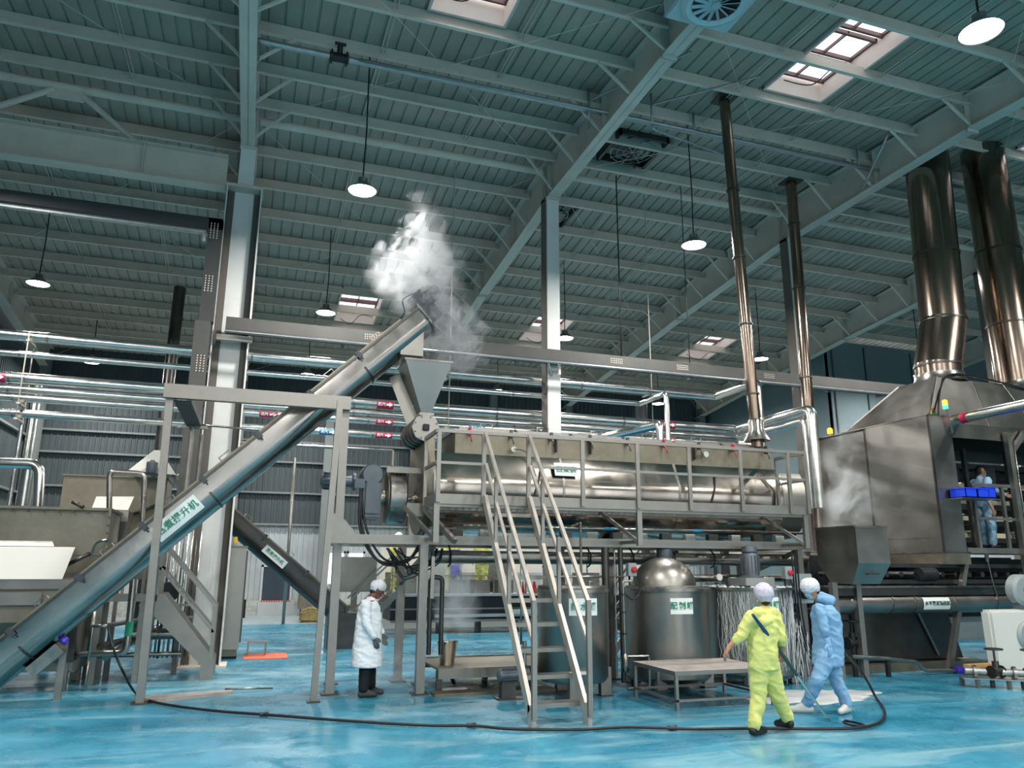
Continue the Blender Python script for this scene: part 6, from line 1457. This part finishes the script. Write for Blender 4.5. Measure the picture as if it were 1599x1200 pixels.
yp = person('person in yellow coverall and lilac cap seen from behind, holding a spray lance', (PY(1190, 1140).x, 7.5, 0), J, f, r, YEL, 'coverall', SKIN, CAPL, SHOEB, trunk=tr, sleeve='short', hf=V(.35, .93, -.1).normalized(), hcap=1.02,
       hd={'l': (V(-.5, .2, -.8), V(.2, .9, 0), V(.8, .1, -.5), .35), 'r': (V(.25, .1, -1), V(.2, .9, .1), V(-.9, .2, 0), .9)}, wr=.014)
fuse('hood', YEL, yp, [('c', PY(1183, 958, -.06), PY(1206, 958, -.03), .07, .07), ('c', PY(1190, 972, -.1), PY(1200, 968, -.1), .06, .06)], .012, 4, .008)
# spray lance held in his right hand
a, b, c = PY(1175, 960, -.2), PY(1224, 1026, -.02), AZ(1291, 1121, .1)
sl = thing('spray_lance', 'long spray lance with dark blue grip held across the back of the person in yellow', 'lance', tuple(c))
Tube('grip', mat('dark blue rubber grip', '1d4370', .4), sl, [a, a.lerp(b, .5)], [.016, .024], 10); Tube('hose_section', mat('dark teal hose', '2c4a48', .5), sl, [a.lerp(b, .5), b, b.lerp(c, .3)], .02, 10); Tube('metal_tube', CLAD, sl, [b.lerp(c, .28), c], .014, 10)
Tube('nozzle', STEEL, sl, [c, c+(c-b).normalized()*.06], [.02, .012], 10)
# --- person in blue walking left, hood down, looking down-left
Y0 = 8.3; f = V(-.95, .1, 0).normalized(); r = f.cross(Z).normalized()
J = {'head': PY(1266, 921, -.05), 'neck': PY(1282, 940, .0), 'sh_l': PY(1280, 952, -.17), 'el_l': PY(1287, 984, -.22), 'wr_l': PY(1293, 1004, -.22), 'sh_r': PY(1292, 950, .17), 'el_r': PY(1308, 975, .2), 'wr_r': PY(1302, 995, .2),
     'hip_l': PY(1290, 1030, -.08), 'kn_l': PY(1275, 1064, -.08), 'an_l': V(PY(1270, 1096).x, 8.42, .1), 'toe_l': V(PY(1252, 1102).x, 8.5, .05), 'hip_r': PY(1296, 1030, .08), 'kn_r': PY(1307, 1065, .05), 'an_r': V(PY(1322, 1103).x, 8.3, .095), 'toe_r': V(PY(1308, 1108).x-.02, 8.22, .045)}
def ring(px_, py_, hw, dp): return (PY(px_, py_), f*hw, r*dp)
tr = [ring(1292, 1040, .185, .17), ring(1293, 1020, .18, .18), ring(1293, 1000, .165, .18), ring(1291, 980, .165, .18), ring(1288, 958, .155, .2), ring(1285, 945, .1, .13)]
bp_ = person('person in sky blue coverall and mesh cap bending forward, walking left', (PY(1295, 1105).x, 8.3, 0), J, f, r, BLU, 'coverall', SKIN, CAPM, SHOEW, mask=True, trunk=tr, sleeve={'l': .3, 'r': .95}, glove='l', hf=V(-.86, .05, -.5).normalized(),
       hd={'l': (V(.25, 0, -1), V(-.9, -.2, 0), V(0, 1, 0), .25), 'r': (V(-.2, 0, -1), V(-.9, .3, 0), V(0, -1, 0), .3)}, wr=.014)
fuse('hood', BLU, bp_, [('c', PY(1278, 934, -.08), PY(1296, 940, -.05), .05, .06), ('c', PY(1282, 930, .08), PY(1298, 938, .05), .05, .06)], .012, 4, .008)
Lathe('ear_muff', BLACK, bp_, [(.001, 0), (.06, .01), (.07, .04), (.05, .06)], PY(1246, 927, .05), (0, -1, 0), 18) if False else None
# --- worker on the right platform
b = V(AY(1545, 850, 11.3).x, 11.3, 2.14); f = V(.85, -.15, 0).normalized(); J, T, r = stand_joints(b, f, .96)
J['wr_r'] = AY(1550, 795, 11.0); J['el_r'] = AY(1541, 778, 11.05); J['el_l'] = AY(1560, 770, 11.4); J['wr_l'] = AY(1569, 774, 11.2)
person('person in pale blue work suit and face mask standing on the right platform', tuple(b), J, f, r, LBLUE, 'work_suit', SKIN, None, SHOEB, mask=True, trunk=T, sleeve={'l': .9, 'r': .25}, hf=V(.8, -.3, -.25).normalized(),
       hd={'r': (V(.3, 0, -1), V(.9, -.3, 0), V(0, 1, 0), .4), 'l': (V(.9, 0, -.1), V(0, 0, 1), V(0, -1, 0), .4)}, vox=.014)
# --- three background workers in yellow
for (px_, fx, lab) in ((705, .3, 'background person in yellow with a blue apron, behind the steam at left'), (752, -.6, 'background person in yellow leaning left behind the ladder stair'), (619, .5, 'background person in yellow partly hidden by the frame post')):
    b = V(AY(px_, 900, 21.6).x, 21.6, 1.03); f = V(fx, -.8, 0).normalized(); J, T, r = stand_joints(b, f, .97)
    bp2 = person(lab, tuple(b), J, f, r, YEL, 'coverall', SKIN, CAPM, SHOEW, trunk=T, hd={'r': (V(f.x, f.y, -.6), V(0, 0, 1), -r, .4), 'l': (V(f.x, f.y, -.6), V(0, 0, 1), r, .4)}, vox=.02, wr=.02)
    if px_ != 752: MB().prism([b+f*.17-r*.17+Z*.45, b+f*.17+r*.17+Z*.45, b+f*.17+r*.15+Z*1.2, b+f*.17-r*.15+Z*1.2], f*.01).build('apron', PURPLE, bp2)

# ================================================================ STEAM
def steam(name, label, c, size, dens, prof, seed, nscale=3.6, col=(1, 1, 1)):
    """a domain box of wispy vapour; prof = centre line and radius of the plume in local 0..1 height"""
    m = bpy.data.materials.new(name); m.use_nodes = True; nt = m.node_tree; L = nt.links.new; nt.nodes.remove(nt.nodes['Principled BSDF'])
    o = nt.nodes['Material Output']; vs = nt.nodes.new('ShaderNodeVolumePrincipled'); vs.inputs['Color'].default_value = (*col, 1); vs.inputs['Anisotropy'].default_value = .2
    vs.inputs['Emission Strength'].default_value = 0
    tc = nt.nodes.new('ShaderNodeTexCoord')
    def nd(t_, **k):
        x = nt.nodes.new(t_)
        for a, b in k.items(): setattr(x, a, b)
        return x
    nz = nd('ShaderNodeTexNoise'); nz.inputs['Scale'].default_value = nscale; nz.inputs['Detail'].default_value = 6; nz.inputs['Roughness'].default_value = .65; nz.inputs['Distortion'].default_value = .8
    mp = nd('ShaderNodeMapping'); mp.inputs['Location'].default_value = (seed, seed*2, 0); L(tc.outputs['Object'], mp.inputs[0]); L(mp.outputs[0], nz.inputs[0])
    # warp
    nw = nd('ShaderNodeTexNoise'); nw.inputs['Scale'].default_value = nscale*.6; nw.inputs['Detail'].default_value = 3; L(mp.outputs[0], nw.inputs[0])
    sub = nd('ShaderNodeVectorMath', operation='SUBTRACT'); L(nw.outputs['Color'], sub.inputs[0]); sub.inputs[1].default_value = (.5, .5, .5)
    scl = nd('ShaderNodeVectorMath', operation='SCALE'); L(sub.outputs[0], scl.inputs[0]); scl.inputs['Scale'].default_value = .9
    add = nd('ShaderNodeVectorMath', operation='ADD'); L(tc.outputs['Object'], add.inputs[0]); L(scl.outputs[0], add.inputs[1])
    sep = nd('ShaderNodeSeparateXYZ'); L(add.outputs[0], sep.inputs[0])
    mr = nd('ShaderNodeMapRange'); L(sep.outputs[2], mr.inputs[0]); mr.inputs[1].default_value = 0; mr.inputs[2].default_value = size[2]
    def curve(vals):
        cr = nd('ShaderNodeFloatCurve'); cu = cr.mapping.curves[0]
        cu.points[0].location = (0, vals[0]); cu.points[1].location = (1, vals[-1])
        for i, v_ in enumerate(vals[1:-1]): cu.points.new((i+1)/(len(vals)-1), v_)
        cr.mapping.update(); L(mr.outputs[0], cr.inputs['Value']); return cr
    cx = curve([p[0] for p in prof]); rr_ = curve([p[1] for p in prof]); dd = curve([p[2] for p in prof])
    # x offset = (cx-.5)*sizex
    m1 = nd('ShaderNodeMath', operation='SUBTRACT'); L(cx.outputs[0], m1.inputs[0]); m1.inputs[1].default_value = .5
    m2 = nd('ShaderNodeMath', operation='MULTIPLY'); L(m1.outputs[0], m2.inputs[0]); m2.inputs[1].default_value = size[0]
    m3 = nd('ShaderNodeMath', operation='SUBTRACT'); L(sep.outputs[0], m3.inputs[0]); L(m2.outputs[0], m3.inputs[1])
    cmb = nd('ShaderNodeCombineXYZ'); L(m3.outputs[0], cmb.inputs[0]); L(sep.outputs[1], cmb.inputs[1])
    ln = nd('ShaderNodeVectorMath', operation='LENGTH'); L(cmb.outputs[0], ln.inputs[0])
    rm_ = nd('ShaderNodeMath', operation='MULTIPLY'); L(rr_.outputs[0], rm_.inputs[0]); rm_.inputs[1].default_value = size[0]*.5
    dv = nd('ShaderNodeMath', operation='DIVIDE'); L(ln.outputs['Value'], dv.inputs[0]); L(rm_.outputs[0], dv.inputs[1])
    inv = nd('ShaderNodeMapRange'); L(dv.outputs[0], inv.inputs[0]); inv.inputs[1].default_value = .15; inv.inputs[2].default_value = 1; inv.inputs[3].default_value = 1; inv.inputs[4].default_value = 0
    nm = nd('ShaderNodeMapRange'); L(nz.outputs[0], nm.inputs[0]); nm.inputs[1].default_value = .46; nm.inputs[2].default_value = .62
    a = nd('ShaderNodeMath', operation='MULTIPLY'); L(inv.outputs[0], a.inputs[0]); L(nm.outputs[0], a.inputs[1])
    b2 = nd('ShaderNodeMath', operation='MULTIPLY'); L(a.outputs[0], b2.inputs[0]); L(dd.outputs[0], b2.inputs[1])
    d_ = nd('ShaderNodeMath', operation='MULTIPLY'); L(b2.outputs[0], d_.inputs[0]); d_.inputs[1].default_value = dens
    L(d_.outputs[0], vs.inputs['Density']); L(vs.outputs[0], o.inputs['Volume'])
    mb = MB().box((c[0]-size[0]/2, c[1]-size[1]/2, c[2]), (c[0]+size[0]/2, c[1]+size[1]/2, c[2]+size[2])).build(name, m, None, label, 'steam', None, 'stuff')
    return mb
sc0 = AY(650, 560, 12.1); top_ = AY(650, 310, 12.1)
H_ = top_.z-sc0.z+.1
steam('steam_plume', 'white steam billowing up from the hopper towards the roof', (sc0.x+.05, 12.1, sc0.z-.15), (2.7, 1.5, H_+.2), 13,
      [(.7, .35, 1), (.72, .42, 1), (.66, .5, .9), (.52, .5, .9), (.44, .6, 1), (.50, .5, .7), (.5, .3, .5), (.5, .22, .3), (.5, .2, 0)], 3.1, 5.5, col=(.58, .59, .6))
m0 = AY(700, 1000, 12.9); steam('floor_steam', 'faint steam column rising over the skid beside the bucket', (m0.x+.15, 12.9, .1), (1.9, .5, 2.0), 3.6, [(.4, .8, .8), (.45, .6, 1), (.5, .55, 1), (.5, .6, .9), (.5, .6, 0)], 7.7, 1.2)
m0 = AY(600, 1060, 12.0); steam('ground_mist', 'low faint mist near the back post by the person in the white coat', (m0.x+.1, 12.1, .02), (1.4, .8, .9), 2.6, [(.5, .8, 1), (.5, .7, .8), (.5, .5, .4), (.5, .4, 0)], 1.3, 1.4)
m0 = AY(1315, 820, 10.9); steam('housing_steam', 'soft haze of steam rising from the square hopper in front of the housing', (m0.x+.0, 10.75, 2.35), (1.5, .9, 1.9), 3.0, [(.5, .6, .8), (.5, .8, 1), (.45, .8, .9), (.45, .7, .5), (.5, .5, 0)], 5.2, 1.6)
